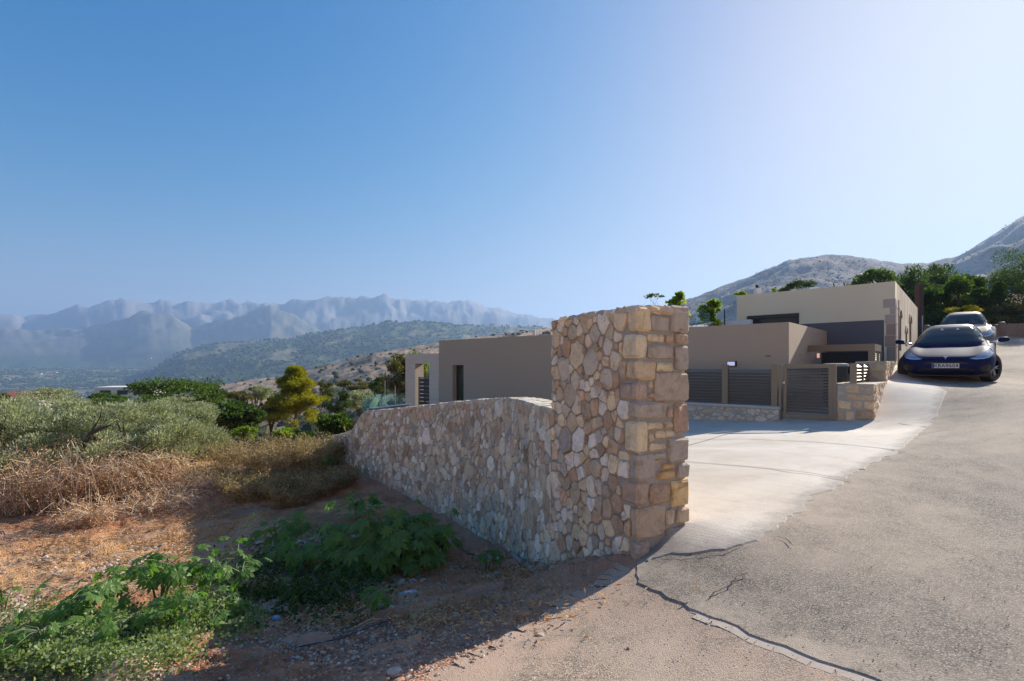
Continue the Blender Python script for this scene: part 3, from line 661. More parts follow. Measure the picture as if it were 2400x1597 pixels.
# ---- the tall pillar
PA = Vector((1.036, 4.11)); PBv = Vector((.417, 5.25)); pl = (PBv-PA).normalized(); pe = Vector((pl.y*-1, pl.x))*-1   # pl away along the wall, pe across it
pe = Vector((.879, .477)); LP = (PBv-PA).length; WPIL = .567; ZT = .487
def pil_xy(u, w_): return PA+pl*u+pe*w_
pillar = empty('stone_pillar', (PA.x, PA.y, -1.6), 0, 'tall square stone pillar ending the rubble wall at the driveway mouth', 'pillar')
m = MB(); z0 = -2.9
ins = .012
cs = [pil_xy(ins, ins), pil_xy(LP-ins*0, ins), pil_xy(LP, WPIL-ins), pil_xy(ins, WPIL-ins)]
lo_ = [m.bm.verts.new((c_.x, c_.y, z0)) for c_ in cs]; hi_ = [m.bm.verts.new((c_.x, c_.y, ZT-.015)) for c_ in cs]
m.bm.faces.new(lo_[::-1]); m.bm.faces.new(hi_)
for i in range(4): j = (i+1) % 4; m.bm.faces.new((lo_[i], lo_[j], hi_[j], hi_[i]))
m.build('mortar_core', M_MORTAR, pillar)
def zx(zxx, zyy):      # crop pixel of the end face -> (across, height)
    px = 1250+zxx/2.34; py = 680+zyy/2.34
    r_ = (px-CX)/F; p = PA; t_ = (p.x-r_*p.y)/(r_*pe.y-pe.x); Yv = p.y+pe.y*t_; return t_, (HY-py)/F*Yv
def zl(zxx, zyy):      # the same for the long left face
    px = 1250+zxx/2.34; py = 680+zyy/2.34
    r_ = (px-CX)/F; t_ = (PA.x-r_*PA.y)/(r_*pl.y-pl.x); Yv = PA.y+pl.y*t_; return t_, (HY-py)/F*Yv
cream = (.58,.48,.32); ochre = (.52,.41,.27); greyb = (.37,.33,.29); tanb = (.46,.39,.30); brn_ = (.40,.30,.225); lt = (.62,.58,.50)
corner_blocks = [ # left extent x, right extent x, top, bottom, colour
 (520,645,84,230,cream),(490,615,240,376,(.62,.54,.38)),(515,668,385,498,ochre),(475,625,505,604,(.42,.33,.27)),(530,730,612,712,greyb),(503,628,722,900,(.62,.53,.36)),
 (530,672,905,1050,greyb),(487,632,1058,1186,brn_),(538,722,1192,1372,(.40,.32,.235)),(532,640,1380,1500,(.34,.29,.25))]
edgex = lambda y: 556+(y-80)*.018
blocks_l = []; items = []; sdn = 0
for (x0, x1, y0, y1, cl) in corner_blocks:
    ym = (y0+y1)/2; ul = zl(x0, ym)[0]; wr = zx(x1, ym)[0]; zt_ = zx(edgex(ym)+10, y0)[1]; zb_ = zx(edgex(ym)+10, y1)[1]; sdn += 1
    ul = max(ul, .07)
    V, f = rough_block((-.018, -.018), (ul-.006, wr-.006), zb_+.007, zt_-.007, PA, pl, pe, sdn, .006, .02)
    items.append((V, f, 1.0, 1.0, np.array(cl))); blocks_l.append((-.1, zb_-.004, ul+.004, zt_+.004))
right_blocks = [(635,750,82,133,ochre),(640,745,140,228,greyb),(752,836,84,235,greyb),(622,718,242,290,cream),(724,768,242,297,brn_),(773,840,240,298,brn_),(625,766,305,374,greyb),(773,841,305,441,greyb),
 (672,766,396,451,cream),(660,842,452,612,(.38,.32,.26)),(628,657,498,545,tanb),(632,690,560,602,brn_),(736,768,640,706,brn_),(771,845,622,781,(.36,.26,.2)),(620,711,722,766,cream),(716,764,722,761,ochre),
 (631,662,780,836,ochre),(667,774,772,812,cream),(636,726,838,882,cream),(655,733,888,927,greyb),(735,848,812,942,greyb),(658,702,930,952,ochre),(703,776,950,985,(.55,.36,.16)),(682,777,990,1037,(.5,.33,.16)),
 (785,851,948,1032,greyb),(637,745,1064,1170,(.38,.27,.19)),(751,855,1040,1186,(.60,.44,.22)),(725,775,1200,1290,tanb),(783,858,1190,1278,(.45,.35,.25)),(726,858,1296,1380,(.33,.27,.22)),(645,858,1388,1500,(.33,.28,.24)),
 (575,610,58,60,tanb)]
for (x0, x1, y0, y1, cl) in right_blocks[:-1]:
    ym = (y0+y1)/2; w0 = zx(x0, ym)[0]; w1 = min(WPIL+.012, zx(x1, ym)[0]); zt_ = zx((x0+x1)/2, y0)[1]; zb_ = zx((x0+x1)/2, y1)[1]; sdn += 1
    edge = x1 > 830
    if edge: w1 = WPIL+.012
    V, f = rough_block((-.016 if not edge else -.02, w0+.005), (.22 if edge else .10, w1-(0 if edge else .005)), zb_+.005, zt_-.005, PA, pl, pe, sdn, .005, .016)
    items.append((V, f, .9, 1.0, np.array(cl)))
S_, L_ = line_S(PA, PBv, -1)
PB_BLK = [b_ for b_ in blocks_l]
polys = cells(0, LP, lambda u: np.interp(u, [0, LP], [-1.75, -2.35]), lambda u: ZT-.01, lambda u: .155, 3, 1.2, PB_BLK)
items += face_items(polys, S_, 5, .0085, (.005, .019), detail=True)
# the far side towards the driveway and the top course
S2, L2 = line_S(pil_xy(LP, WPIL), pil_xy(0, WPIL), -1)
items += face_items(cells(0, LP-.24, lambda u: -1.5, lambda u: ZT-.01, lambda u: .2, 8, .9), S2, 6, .01, (.008, .02))
rs_ = np.random.default_rng(77)
for k in range(9):
    for w0, w1 in ((.0, .27), (.285, .555)):
        u0 = .0+k*.145+rs_.uniform(-.01, .01)
        V, f = rough_block((u0-.014, w0-.012), (u0+.13, w1+.01), ZT-.05, ZT+.008+rs_.uniform(-.006, .012), PA, pl, pe, 300+k*3+int(w0*9), .007, .014)
        if u0+.13 < LP: items.append((V, f, .5, 1.2, stone_col(rs_)))
place_stones(items, pillar, 290, 'small chips of stone between the large ones')

# ---- the curving lower wall
pts = [Vector(p) for p in WALL_PLAN[1:]]
def catmull(ps, n=10):
    ps = [ps[0]*2-ps[1]]+ps+[ps[-1]*2-ps[-2]]; out = []
    for i in range(1, len(ps)-2):
        for j in range(n):
            t_ = j/n; a, b, c_, d = ps[i-1:i+3]; out.append(.5*((2*b)+(c_-a)*t_+(2*a-5*b+4*c_-d)*t_*t_+(3*b-a-3*c_+d)*t_**3))
    return out+[ps[-2]]
cur = catmull(pts); cu = np.array([(p.x, p.y) for p in cur]); ds = np.r_[0, np.cumsum(np.hypot(*np.diff(cu, axis=0).T))]; LW = ds[-1]
def wxy(u):
    u = min(max(u, 0), LW-1e-4); x = np.interp(u, ds, cu[:, 0]); y = np.interp(u, ds, cu[:, 1]); e = .15
    x2 = np.interp(min(u+e, LW), ds, cu[:, 0]); y2 = np.interp(min(u+e, LW), ds, cu[:, 1]); x1 = np.interp(max(u-e, 0), ds, cu[:, 0]); y1 = np.interp(max(u-e, 0), ds, cu[:, 1])
    d = Vector((x2-x1, y2-y1)).normalized(); return Vector((x, y)), Vector((-d.y, d.x))       # outward = left of the direction away from us
def SW(u, v, dd): p, n = wxy(u); q = p+n*dd; return (q.x, q.y, v)
knots_u = [ds[np.argmin(np.hypot(cu[:, 0]-p.x, cu[:, 1]-p.y))] for p in pts]
def topz(px, py, Yv): return (HY-py)/F*Yv
ku = [knots_u[0], knots_u[0]+1.0, knots_u[1], knots_u[2], knots_u[3], knots_u[4], knots_u[5]-.05, knots_u[5]+.55, LW]
kz = [topz(0,963,5.25), topz(0,948,6.2), topz(0,935,7.1), topz(0,943,8.4), topz(0,948,9.2), topz(0,957,10.2), topz(0,967,11.55), -1.58, -1.80]
WTOP = lambda u: float(np.interp(u, ku, kz))
kb = [gz(*(wxy(u)[0]+wxy(u)[1]*.1))-.15 for u in np.linspace(0, LW, 30)]
WBOT = lambda u: float(np.interp(u, np.linspace(0, LW, 30), kb))
TH = .42
wall = empty('stone_wall', (pts[2].x, pts[2].y, -2.7), 0, 'long curving rubble stone wall falling away left from the tall pillar', 'wall')
bm = bmesh.new(); nU = 70; rows = []
for i in range(nU+1):
    u = LW*i/nU; p, n = wxy(u); zt_ = WTOP(u)-.012; q = p-n*TH; r_ = []
    for (c_, z) in ((p, -3.3), (p, zt_), (p-n*TH*.33, zt_+.02+random.uniform(-.006, .012)), (p-n*TH*.66, zt_+.02+random.uniform(-.006, .012)), (q, zt_), (q, -3.3)): r_.append(bm.verts.new((c_.x, c_.y, z)))
    rows.append(r_)
for a, b in zip(rows, rows[1:]):
    for k in range(5): bm.faces.new((a[k], b[k], b[k+1], a[k+1]))
bm.faces.new(rows[0]); bm.faces.new(rows[-1][::-1])
MBx = MB(); MBx.bm.free(); MBx.bm = bm; MBx.build('mortar_core', M_MORTAR, wall)
polys = cells(.02, LW, WBOT, WTOP, lambda u: float(np.interp(u, [0, 3, LW], [.165, .16, .155])), 11, 1.2)
items = face_items(polys, SW, 12, .0075, (.004, .018))
# flat stones bedded along the top
rs_ = np.random.default_rng(5); capf = []; u = .03
while u < LW-.15:
    du = rs_.uniform(.12, .3); nw = 2 if rs_.random() < .7 else 1
    for k in range(nw):
        w0 = -.012+k*(TH/nw+.004); w1 = w0+TH/nw-.006; p, n = wxy(u); d = Vector((n.y, -n.x)); zz = WTOP(u+du/2); sl = (WTOP(u+du)-WTOP(u))/du
        V, f = rough_block((0, w0), (du-.012, w1), -.05, .022+rs_.uniform(-.008, .012), p, d, -n, int(u*100)+k, .005, .014)
        V = [(x, y, z+WTOP(u)+sl*((x-p.x)*d.x+(y-p.y)*d.y)) for x, y, z in V]
        capf.append((V, f, .03, float(p.length), np.array([.52, .46, .38])*rs_.uniform(.8, 1.15)))
    u += du
items += capf
place_stones(items, wall, 300, 'many small stones laid in the far stretch of the wall')
# ================================================================== HOUSES, FENCE, GATE
OB = Vector((10.707, 13.95))                                   # front corner of the old house
def obl(px): return on_line(OB, D1, px)
# ---- the taupe new house
HC = Vector((6.59, 11.88)); HL = on_line(HC, D1, 1029); blue_c = obl(1938)
HT = 1.035
house = empty('modern_house', (HC.x, HC.y, -1.4), 0, 'low flat roofed modern house rendered taupe, behind the stone wall and louvred fence', 'house')
s0 = on_line(HC, D1, 1086.5); s1 = on_line(HC, D1, 1060.5)      # the tall slot window, right and left reveal
zs = (HY-856)/F*s0.y
m = MB(); th = .35
m.wall(s0, HC, -3.4, HT, th, 1)
m.wall(HL, s1, -3.4, HT, th, 1)
m.wall(s1, s0, zs, HT, th, 1)
m.wall(s1, s0, -3.4, -2.2, th, 1)
m.build('front_wall', M_STUCCO, house)
sidee = on_line(HC, D2, 1938); 
m = MB(); m.wall(HC+D2.normalized()*0.001+(-D1)*0, obl(1938.5)-D2*.01, -3.0, HT, .3, 1); sw_ = m.build('side_wall', M_STUCCO, house)
m = MB(); m.wall(HL+D2*6.5, HL+D2*.352, -3.4, HT-.003, .3, 1); m.build('back_side_wall', M_STUCCO, house)
m = MB(); q = [HL+D2*.34, HC+D2*.34+D1*.29, obl(1938)+D1*.29-D2*.02, HL+D2*6.4]
m.poly([(p.x, p.y, HT-.12) for p in q]); m.poly([(p.x, p.y, HT-.3) for p in q[::-1]]); m.build('roof', flat('roof_screed', (.42, .40, .37), .9), house)
# slot window: frame and pane set back in the reveal
ww = MB(); a = s1+D2*.22; b = s0+D2*.22; ww.wall(a, a+(b-a)*.07, -2.2, zs-.001, .06, 1); ww.wall(b-(b-a)*.06, b, -2.2, zs-.001, .06, 1); ww.wall(a+(b-a)*.07, b-(b-a)*.06, zs-.06, zs-.001, .06, 1)
M_FRAME = flat('anthracite_frame', (.03, .033, .036), .4, .2)
wf_ = ww.build('window', M_FRAME, house)
pm = MB(); pm.wall(a+(b-a)*.07+D2*.02, b-(b-a)*.06+D2*.02, -2.2, zs-.06, .012, 1)
M_PANE = m_glass('window_glass', (.05, .09, .08), .45); pm.build('pane', M_PANE, wf_)
# small roof vent pipe
vp = on_line(HC+D2*1.2, D1, 1252); mm = MB(); mm.tube([(vp.x, vp.y, HT-.3), (vp.x, vp.y, (HY-774)/F*vp.y)], .05, 8); mm.build('vent_pipe', flat('vent', (.45, .43, .41)), house)
# wall lamp with lilac shade, small faucet bracket
lp = on_line(HC, D1, 1717); n_ = -D2
def framed(name, c0, w_, z0, z1, dpt, mf, mp, parent, depthdir=-D2, ax=D1):
    m = MB(); A = c0-ax*w_/2; B = c0+ax*w_/2
    m.wall(A, B, z0, z1, dpt, 1); o = m.build(name, mf, parent)
    A2 = c0-ax*(w_/2-.012)+depthdir*(dpt+.003); B2 = c0+ax*(w_/2-.03)+depthdir*(dpt+.003)
    return o, A2, B2
wl_ = empty('wall_lamp', (lp.x, lp.y, .0), 0, 'small rectangular wall lamp with pale lilac face above the louvred fence', 'lamp')
kz0, kz1 = (HY-859)/F*lp.y, (HY-847)/F*lp.y; e1 = on_line(HC, D1, 1706); e2 = on_line(HC, D1, 1727)
m = MB(); m.wall(e1-D2*.06, e2-D2*.06, kz0, kz1, .06, 1); m.build('housing', M_DARK, wl_)
m = MB(); e2b = e1.lerp(e2, .86); m.wall(e1.lerp(e2, .05)-D2*.07, e2b-D2*.07, kz0+.02, kz1-.015, .009, 1); m.build('diffuser', flat('lilac_diffuser', (.62, .63, .80), .4, emit=((.7, .72, 1.0), .25)), wl_)
br = on_line(HC, D1, 1802); zz = (HY-835)/F*br.y; m = MB(); m.tube([(br.x-.04*D2.x, br.y-.04*D2.y, zz), (br.x+D1.x*.06-.05*D2.x, br.y+D1.y*.06-.05*D2.y, zz+.005)], .008); m.tube([(br.x, br.y, zz), (br.x-.05*D2.x, br.y-.05*D2.y, zz)], .012); m.tube([(br.x-.04*D2.x, br.y-.04*D2.y, zz), (br.x-D1.x*.06-.05*D2.x, br.y-D1.y*.06-.05*D2.y, zz)], .006); m.build('bracket', M_DARK, house)

# ---- travertine gateway left of the house and glass railing by the pool
TR = HL+D1*.02; TL = on_line(HL, D1, 951)
tw = empty('travertine_wall', (TL.x, TL.y, -3.3), 0, 'pale travertine faced wall with tall doorway opening, at the left end of the taupe house', 'wall')
def m_trav():
    m, t, b = nodes('travertine'); v = coords(t, obj=False); st = t.nodes.new('ShaderNodeMapping'); st.inputs['Scale'].default_value = (1.5, 1.5, 14); t.links.new(v, st.inputs[0])
    n1 = noise(t, st.outputs[0], 1.3, 7, .7, .3); n2 = noise(t, v, 2, 5, .6)
    c = mix(t, n1, (.5, .42, .33), (.8, .73, .62)); c = mix(t, .5, c, mix(t, n2, (.8, .72, .65), (1.1, 1.1, 1.1)), 'MULTIPLY'); t.links.new(c, b.inputs['Base Color']); b.inputs['Roughness'].default_value = .7
    bump(t, b, n1, .4, .01); return m
M_TRAV = m_trav()
o1 = on_line(TR, D1, 1007); o0 = on_line(TR, D1, 973.5); zt_ = (HY-828.5)/F*TR.y; zo = (HY-853)/F*o1.y
def slabs(p, q, z0, z1, rows, cols):
    for r_ in range(rows):
        off = (r_ % 2)*.5
        xs = [0]+[min(1, max(0, (k+off)/cols)) for k in range(cols+1)]+[1]; xs = sorted(set(xs))
        for a, b in zip(xs, xs[1:]):
            if b-a < .05: continue
            mb = MB(); d = (q-p).normalized()*.002; A = p.lerp(q, a)+d; B = p.lerp(q, b)-d
            h = (z1-z0)/rows; mb.wall(A-D2*(.02+random.uniform(0, .004)), B-D2*.02, z0+h*r_+.002, z0+h*(r_+1)-.002, .02, 1); mb.build('stone_slab', M_TRAV, tw)
m = MB(); m.wall(TL, o0, -3.3, zt_, .45, 1); m.wall(o1, TR-D1*.02, -3.3, zt_, .45, 1); m.wall(o0, o1, zo, zt_, .45, 1); m.build('core', flat('beige_render', (.50, .42, .33), .85), tw)
slabs(TL, o0, -2.6, zo, 9, 1); slabs(o1, TR-D1*.02, -2.6, zo, 9, 1); slabs(TL, TR-D1*.02, zo, zt_, 2, 3)
dr = empty('slatted_gate', (o0.x, o0.y, -2.2), 0, 'grey metal slatted gate closing the travertine doorway', 'gate')
zg = (HY-884)/F*o0.y; A = o0.lerp(o1, .08)+D2*.1; B = o0.lerp(o1, .97)+D2*.1; M_GREYM = flat('grey_metal', (.17, .20, .205), .4, .5)
m = MB(); m.wall(A, A.lerp(B, .09), -2.5, zg, .05, 1); m.wall(A.lerp(B, .91), B, -2.5, zg, .05, 1); m.wall(A.lerp(B, .09), A.lerp(B, .91), zg-.05, zg, .05, 1); m.build('frame', M_GREYM, dr)
ns = 11
for k in range(ns):
    z1 = zg-.07-k*.165; m = MB(); m.wall(A.lerp(B, .095), A.lerp(B, .905), z1-.135, z1, .03, 1); m.build('slat', flat('dark_slat', (.035, .036, .045), .5) if k == 0 else bpy.data.materials['dark_slat'], dr)
# railing
rl_a = Vector(((849.5-CX)/F*18.9, 18.9)); rl_b = on_line(TL, -D2, 950.5); rl_b = Vector(((951-CX)/F*21.3, 21.3))
rail = empty('glass_railing', (rl_a.x, rl_a.y, -2.4), 0, 'frameless green tinted glass railing along the pool terrace', 'railing')
M_RAIL = m_glass('green_glass', (.50, .78, .70), .975, .02)
for k in range(3):
    a = rl_a.lerp(rl_b, k/3+.006); b = rl_a.lerp(rl_b, (k+1)/3-.006); m = MB(); m.wall(a, b, -2.15, -1.185, .014, 1); m.build('glass_pane', M_RAIL, rail)
rl_c = rl_a+D1*-3.4*-1 if False else rl_a+Vector((.25, 2.6)); 
for k in range(2):
    a = rl_a.lerp(rl_c, k/2+.004); b = rl_a.lerp(rl_c, (k+1)/2-.004); m = MB(); m.wall(a, b, -2.15, -1.19, .014, 1); m.build('glass_pane', M_RAIL, rail)
pool = empty('swimming_pool', (rl_a.x+1, rl_a.y+1, -2.2), 0, 'pool with white coping behind the green glass railing', 'pool')
pv_ = Vector((.62, .05)); a0 = rl_a+Vector((.15, .1)); b0 = rl_b+Vector((.12, 0))
m = MB(); q = [a0, b0, b0+Vector((1.2, -.9)), a0+Vector((1.5, -1.1))]
for p0, p1 in ((0, 1),): pass
m.poly([(p.x, p.y, -1.62) for p in (a0, b0, b0+Vector((.3, -.22)), a0+Vector((.3, -.22)))][::-1]); m.wall(a0, b0, -2.3, -1.63, .06, -1); m.build('coping', M_WHITE, pool)
m = MB(); m.poly([(p.x, p.y, -1.70) for p in (a0+Vector((.3, -.22)), b0+Vector((.3, -.22)), b0+Vector((3.0, -2.4)), a0+Vector((2.6, -2.0)))]); 
wat, t, b = nodes('pool_water'); b.inputs['Base Color'].default_value = (.35, .5, .42, 1); b.inputs['Roughness'].default_value = .05; m.build('water', wat, pool)
# floodlight pole by the pool
for px, top in ((902, 893), (926, 905)):
    p = Vector(((px-CX)/F*22.5, 22.5)); m = MB(); m.tube([(p.x, p.y, -3.5), (p.x, p.y, (HY-top)/F*22.5)], .02, 6); o = m.build('umbrella_pole', flat('pole_grey', (.3, .3, .3)) if px == 902 else bpy.data.materials['pole_grey'])
    tag(o, 'thin grey pole behind the glass railing, %s one' % ('left' if px == 902 else 'right'), 'pole', 'thin poles on the pool terrace')

# ---- the old cream house
OE = on_line(OB, D2, 2150.5); OLf = obl(1727); OT = (HY-659.5)/F*OB.y
old = empty('old_house', (OB.x, OB.y, .0), 0, 'old flat roofed house with weathered cream plaster front, above the taupe house', 'house')
yb = 1.29; qz = obl(2072)
m = MB()
wr0, wl0, wtop = obl(1873), obl(1752), (HY-737.5)/F*obl(1812).y
m.wall(wr0, OB-D1*-.0, yb, OT, .5, -1) if False else None
def fw(pa, pb, z0, z1, th, mat, name, parent): mb = MB(); mb.wall(pa, pb, z0, z1, th, 1); return mb.build(name, mat, parent)
fw(OLf, wl0, yb, OT, .45, M_YELLOW, 'upper_wall', old); fw(wl0, wr0, wtop, OT, .45, M_YELLOW, 'upper_wall', old); fw(wr0, qz, yb, OT, .45, M_YELLOW, 'upper_wall', old)
q2 = obl(2090)
fw(obl(1938.6)-D1*.0, qz, -2.5, yb-.003, .45, M_BLUEGREY, 'blue_grey_wall', old); fw(obl(1800), obl(1938.4), -1, yb-.003, .45, M_BLUEGREY, 'blue_grey_wall', old)
fw(qz-D2*.004, OB-D2*.004, -.6, OT+.002, .448, M_YELLOW, 'corner_wall', old)
# dark terrace window: recess, lintel, frame, pane
w1 = fw(wl0+D2*.02, wr0+D2*.02, yb-.25, wtop-.002, .1, M_DARK, 'window', old)
mb = MB(); mb.wall(wl0-D2*.05-D1*-.0, wr0-D2*.05, wtop-.12, wtop-.004, .06, 1); mb.build('shutter_box', flat('black_box', (.015, .017, .02), .35), w1)
mb = MB(); mb.wall(wl0.lerp(wr0, .25)+D2*.0, wl0.lerp(wr0, .97)+D2*.0, yb-.1, wtop-.13, .012, 1); mb.build('pane', flat('dark_glass', (.02, .03, .035), .04), w1)
# quoins on the corner, each a block
random.seed(4)
qs = [(2070, 2100, 700, 720.5), (2086, 2100, 721.5, 736), (2074.5, 2100, 737, 758), (2077, 2100, 759, 785), (2074, 2100, 786, 812), (2078, 2100, 813, 845)]
M_QUOIN = m_plaster('weathered_quoin', (.42, .36, .31), (.54, .46, .39), .3); M_QUOIN2 = m_plaster('reddish_quoin', (.34, .25, .205), (.44, .33, .26), .3)
for i, (x0, x1, y0, y1) in enumerate(qs):
    a = obl(x0); mb = MB(); z1 = (HY-y0)/F*OB.y; z0 = (HY-y1)/F*OB.y
    d1 = D1.normalized(); mb.wall(a-D2*.015, OB-D2*.015-D1*.012, z0, z1, .03, 1); mb.wall(OB-D1*.012-D2*.014, OB-D1*.012+D2*(.35 if i % 2 else .6), z0, z1-.002, .03, 1)
    mb.build('quoin', M_QUOIN if i < 3 else M_QUOIN2, old, bevel=.006)
# side wall with arched openings cut through it
def arch_wall(p, q, z0a, z0b, z1, th, holes, name, mat, parent):
    """wall as panels around arched openings; holes (u0, u1, sill, spring) in metres along the wall"""
    L = (q-p).length; d = (q-p)/L; mb = MB(); us = sorted([0, L]+[h for hh in holes for h in hh[:2]])
    zb = lambda u: z0a+(z0b-z0a)*u/L
    for a, b in zip(us, us[1:]):
        hole = next((h for h in holes if abs(h[0]-a) < 1e-6), None); A = p+d*a; B = p+d*b
        if not hole: mb.wall(A, B, (zb(a), zb(b)), z1, th, 1)
        else:
            mb.wall(A, B, (zb(a), zb(b)), hole[2], th, 1); n = 8; r_ = (b-a)/2
            for k in range(n):
                t0, t1 = k/n, (k+1)/n; h0 = hole[3]+.5*r_*math.sqrt(max(0, 1-(2*t0-1)**2)); h1 = hole[3]+.5*r_*math.sqrt(max(0, 1-(2*t1-1)**2))
                mb.wall(A.lerp(B, t0), A.lerp(B, t1), (h0, h1), z1, th, 1)
    return mb.build(name, mat, parent)
Ls = (OE-OB).length; hs_ = []
for x0, x1, yt, ybm in ((2106, 2112.5, 727, 822), (2122, 2126, 769, 812), (2131, 2136, 741, 808)):
    a = on_line(OB, D2, x0); b = on_line(OB, D2, x1); r_ = (b-a).length/2; mid = (a+b)/2
    spring = (HY-yt)/F*mid.y-r_*.5; hs_.append(((a-OB).length, (b-OB).length, (HY-ybm)/F*mid.y, spring))
M_REVEAL = flat('door_green_brown', (.09, .075, .055), .7)
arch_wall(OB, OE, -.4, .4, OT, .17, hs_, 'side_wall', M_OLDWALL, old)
for (a, b, s_, sp) in hs_:
    A = OB+D2.normalized()*a-D1*-.0; B = OB+D2.normalized()*b
    mb = MB(); mb.wall(A+D1*.12, B+D1*.12, s_, sp+(b-a)/4, .03, 1); w2 = mb.build('shutter', M_REVEAL, old)
    mb = MB()
    for k in range(10):
        t0 = math.pi*k/10; t1 = math.pi*(k+1)/10; r0 = (b-a)/2; M0 = A.lerp(B, .5); d = D2.normalized()
        P0 = M0-d*r0*math.cos(t0); P1 = M0-d*r0*math.cos(t1); n = -D1*.03
        z0_, z1_ = sp+.5*r0*math.sin(t0), sp+.5*r0*math.sin(t1); Q0 = M0-d*(r0+.12)*math.cos(t0); Q1 = M0-d*(r0+.12)*math.cos(t1); y0_, y1_ = sp+(.5*r0+.1)*math.sin(t0), sp+(.5*r0+.1)*math.sin(t1)
        v = [mb.bm.verts.new(c_) for c_ in ((P0.x+n.x, P0.y+n.y, z0_), (P1.x+n.x, P1.y+n.y, z1_), (Q1.x+n.x, Q1.y+n.y, y1_), (Q0.x+n.x, Q0.y+n.y, y0_), (P0.x, P0.y, z0_), (P1.x, P1.y, z1_), (Q1.x, Q1.y, y1_), (Q0.x, Q0.y, y0_))]
        for f in ((0,1,2,3),(4,7,6,5),(0,3,7,4),(1,5,6,2),(2,6,7,3),(0,4,5,1)): mb.bm.faces.new([v[i] for i in f])
    mb.build('arch_trim', M_QUOIN, old)
m = MB(); q = [OB+D1*.5+D2*.46, OE+D1*.5-D2*.1, OLf+D2*8, OLf+D2*.46]; m.poly([(p.x, p.y, OT-.12) for p in q]); m.build('roof', bpy.data.materials['roof_screed'], old)
fw(OLf+D2*8, OLf+D2*.451, -1, OT-.002, .4, M_YELLOW, 'left_wall', old)
# iron stubs and a drain pipe
for px, top in ((1951, 664), (1975.5, 662)):
    p = obl(px)+D2*.3; z = OT-.05; m = MB(); zt2 = (HY-top)/F*p.y; m.tube([(p.x, p.y, z), (p.x-.005, p.y, (z+zt2)/2), (p.x-.03, p.y, zt2)], .016, 6); m.build('iron_stub', M_DARK, old)
m = MB(); c0 = OB+D2*.33-D1*.05; m.tube([(c0.x, c0.y, 0), (c0.x, c0.y, OT-.5)], .018, 6); m.build('conduit', flat('pale_pipe', (.5, .48, .45)), old)
ch = obl(1750)+D2*1.2; m = MB(); m.box((ch.x-.09, ch.y-.09, OT-.3), (ch.x+.09, ch.y+.09, (HY-676)/F*ch.y)); cho = m.build('chimney', M_WHITE, old)
m = MB(); m.tube([(ch.x, ch.y, (HY-676)/F*ch.y), (ch.x-.03, ch.y, (HY-672)/F*ch.y), (ch.x-.06, ch.y, (HY-668)/F*ch.y)], [.05, .05, .03], 8); m.build('cowl', M_DARK, cho)
pa = obl(1738)+D2*.8; m = MB(); m.tube([(pa.x+t_*1.1, pa.y, OT-.05+.18*math.sin(t_*math.pi)) for t_ in np.linspace(0, 1, 9)], .03, 6); m.build('roof_hose', flat('grey_hose', (.2, .2, .2)), old)

# ---- stepped stone wall beside the ramp
GR = Vector((6.743, 10.45))                                    # right end of the gate
P1 = Vector((7.231, 10.0)); PL_ = on_line(P1, D1, 1959.5)
def masonry(name, label, cat, p, q, z0, z1, th, seed, sz=.2, zb2=None, back=True, endl=True, warm=0.0):
    """free-standing straight wall with stones on the front, right-hand end and top"""
    e = empty(name, (p.x, p.y, z0), 0, label, cat)
    n = (q-p).normalized(); nn = Vector((-n.y, n.x)); m = MB(); m.wall(p+nn*0, q, z0-.4 if zb2 is None else (z0-.4, zb2-.4), z1-.01, th, 1); m.build('mortar_core', M_MORTAR, e); return e
st = empty('stepped_wall', (P1.x, P1.y, -1.1), 0, 'stepped rubble stone wall climbing beside the concrete ramp, right of the gate', 'wall')
z_a, z_b = -.385, .085
S1_ = P1+D2*2.1; Send = OB-D2*.25; w_ = (PL_-P1).length
m = MB(); m.wall(P1, S1_, -2.0, z_a-.01, w_, 1); m.wall(S1_, Send, -2.0, z_b-.01, w_*.9, 1); m.build('mortar_core', M_MORTAR, st)
its = []
Sf, Lf = line_S(P1+D2*0, PL_, -1)
def cl_warm(rs): return np.array([(.55,.40,.25),(.50,.38,.26),(.42,.33,.25),(.5,.42,.32),(.40,.37,.34),(.45,.30,.19)][rs.integers(6)])*rs.uniform(.8, 1.1)
frontblk = [(1140,1190,980,1060),(1195,1290,980,1035),(1295,1378,985,1025),(1200,1290,1040,1075),(1195,1250,1045,1080),(1255,1372,1038,1082),(1140,1232,1082,1142),(1238,1305,1082,1135),(1312,1378,1085,1138),(1140,1195,1145,1215),(1200,1255,1150,1215),(1262,1378,1142,1212)]
for i, (x0, x1, y0, y1) in enumerate(frontblk):
    if i == 4: continue
    X0, X1 = 1550+x0/2.773, 1550+x1/2.773; a = on_line(P1, D1, X1); b = on_line(P1, D1, X0); ym = a.y
    V, f = rough_block((( a-P1).length+.006 if X1 < 2044 else -.02, -.02), ((b-P1).length-.006, .12), (HY-(550+y1/2.773))/F*ym+.006, (HY-(550+y0/2.773))/F*ym-.006, P1, (PL_-P1).normalized(), D2.normalized(), 500+i, .006, .022)
    its.append((V, f, .9, 8., cl_warm(rs_)))
gfoot = lambda p: gz(p.x-D1.x*.15, p.y-D1.y*.15)
Sr, Lr = line_S(P1, S1_, 1)
its += face_items(cells(.08, Lr, lambda u: float(np.interp(u, [0, Lr], [-1.2, -.5])), lambda u: z_a, lambda u: .16, 31, .95), Sr, 32, .01, (.012, .028), warm=.15)
Sr2, Lr2 = line_S(S1_, Send, 1)
its += face_items(cells(0, Lr2, lambda u: float(np.interp(u, [0, Lr2], [-.5, -.05])), lambda u: z_b, lambda u: .16, 33, .95), Sr2, 34, .01, (.012, .028), warm=.15)
Ss, Lss = line_S(S1_, S1_+D1.normalized()*w_*.9, -1)
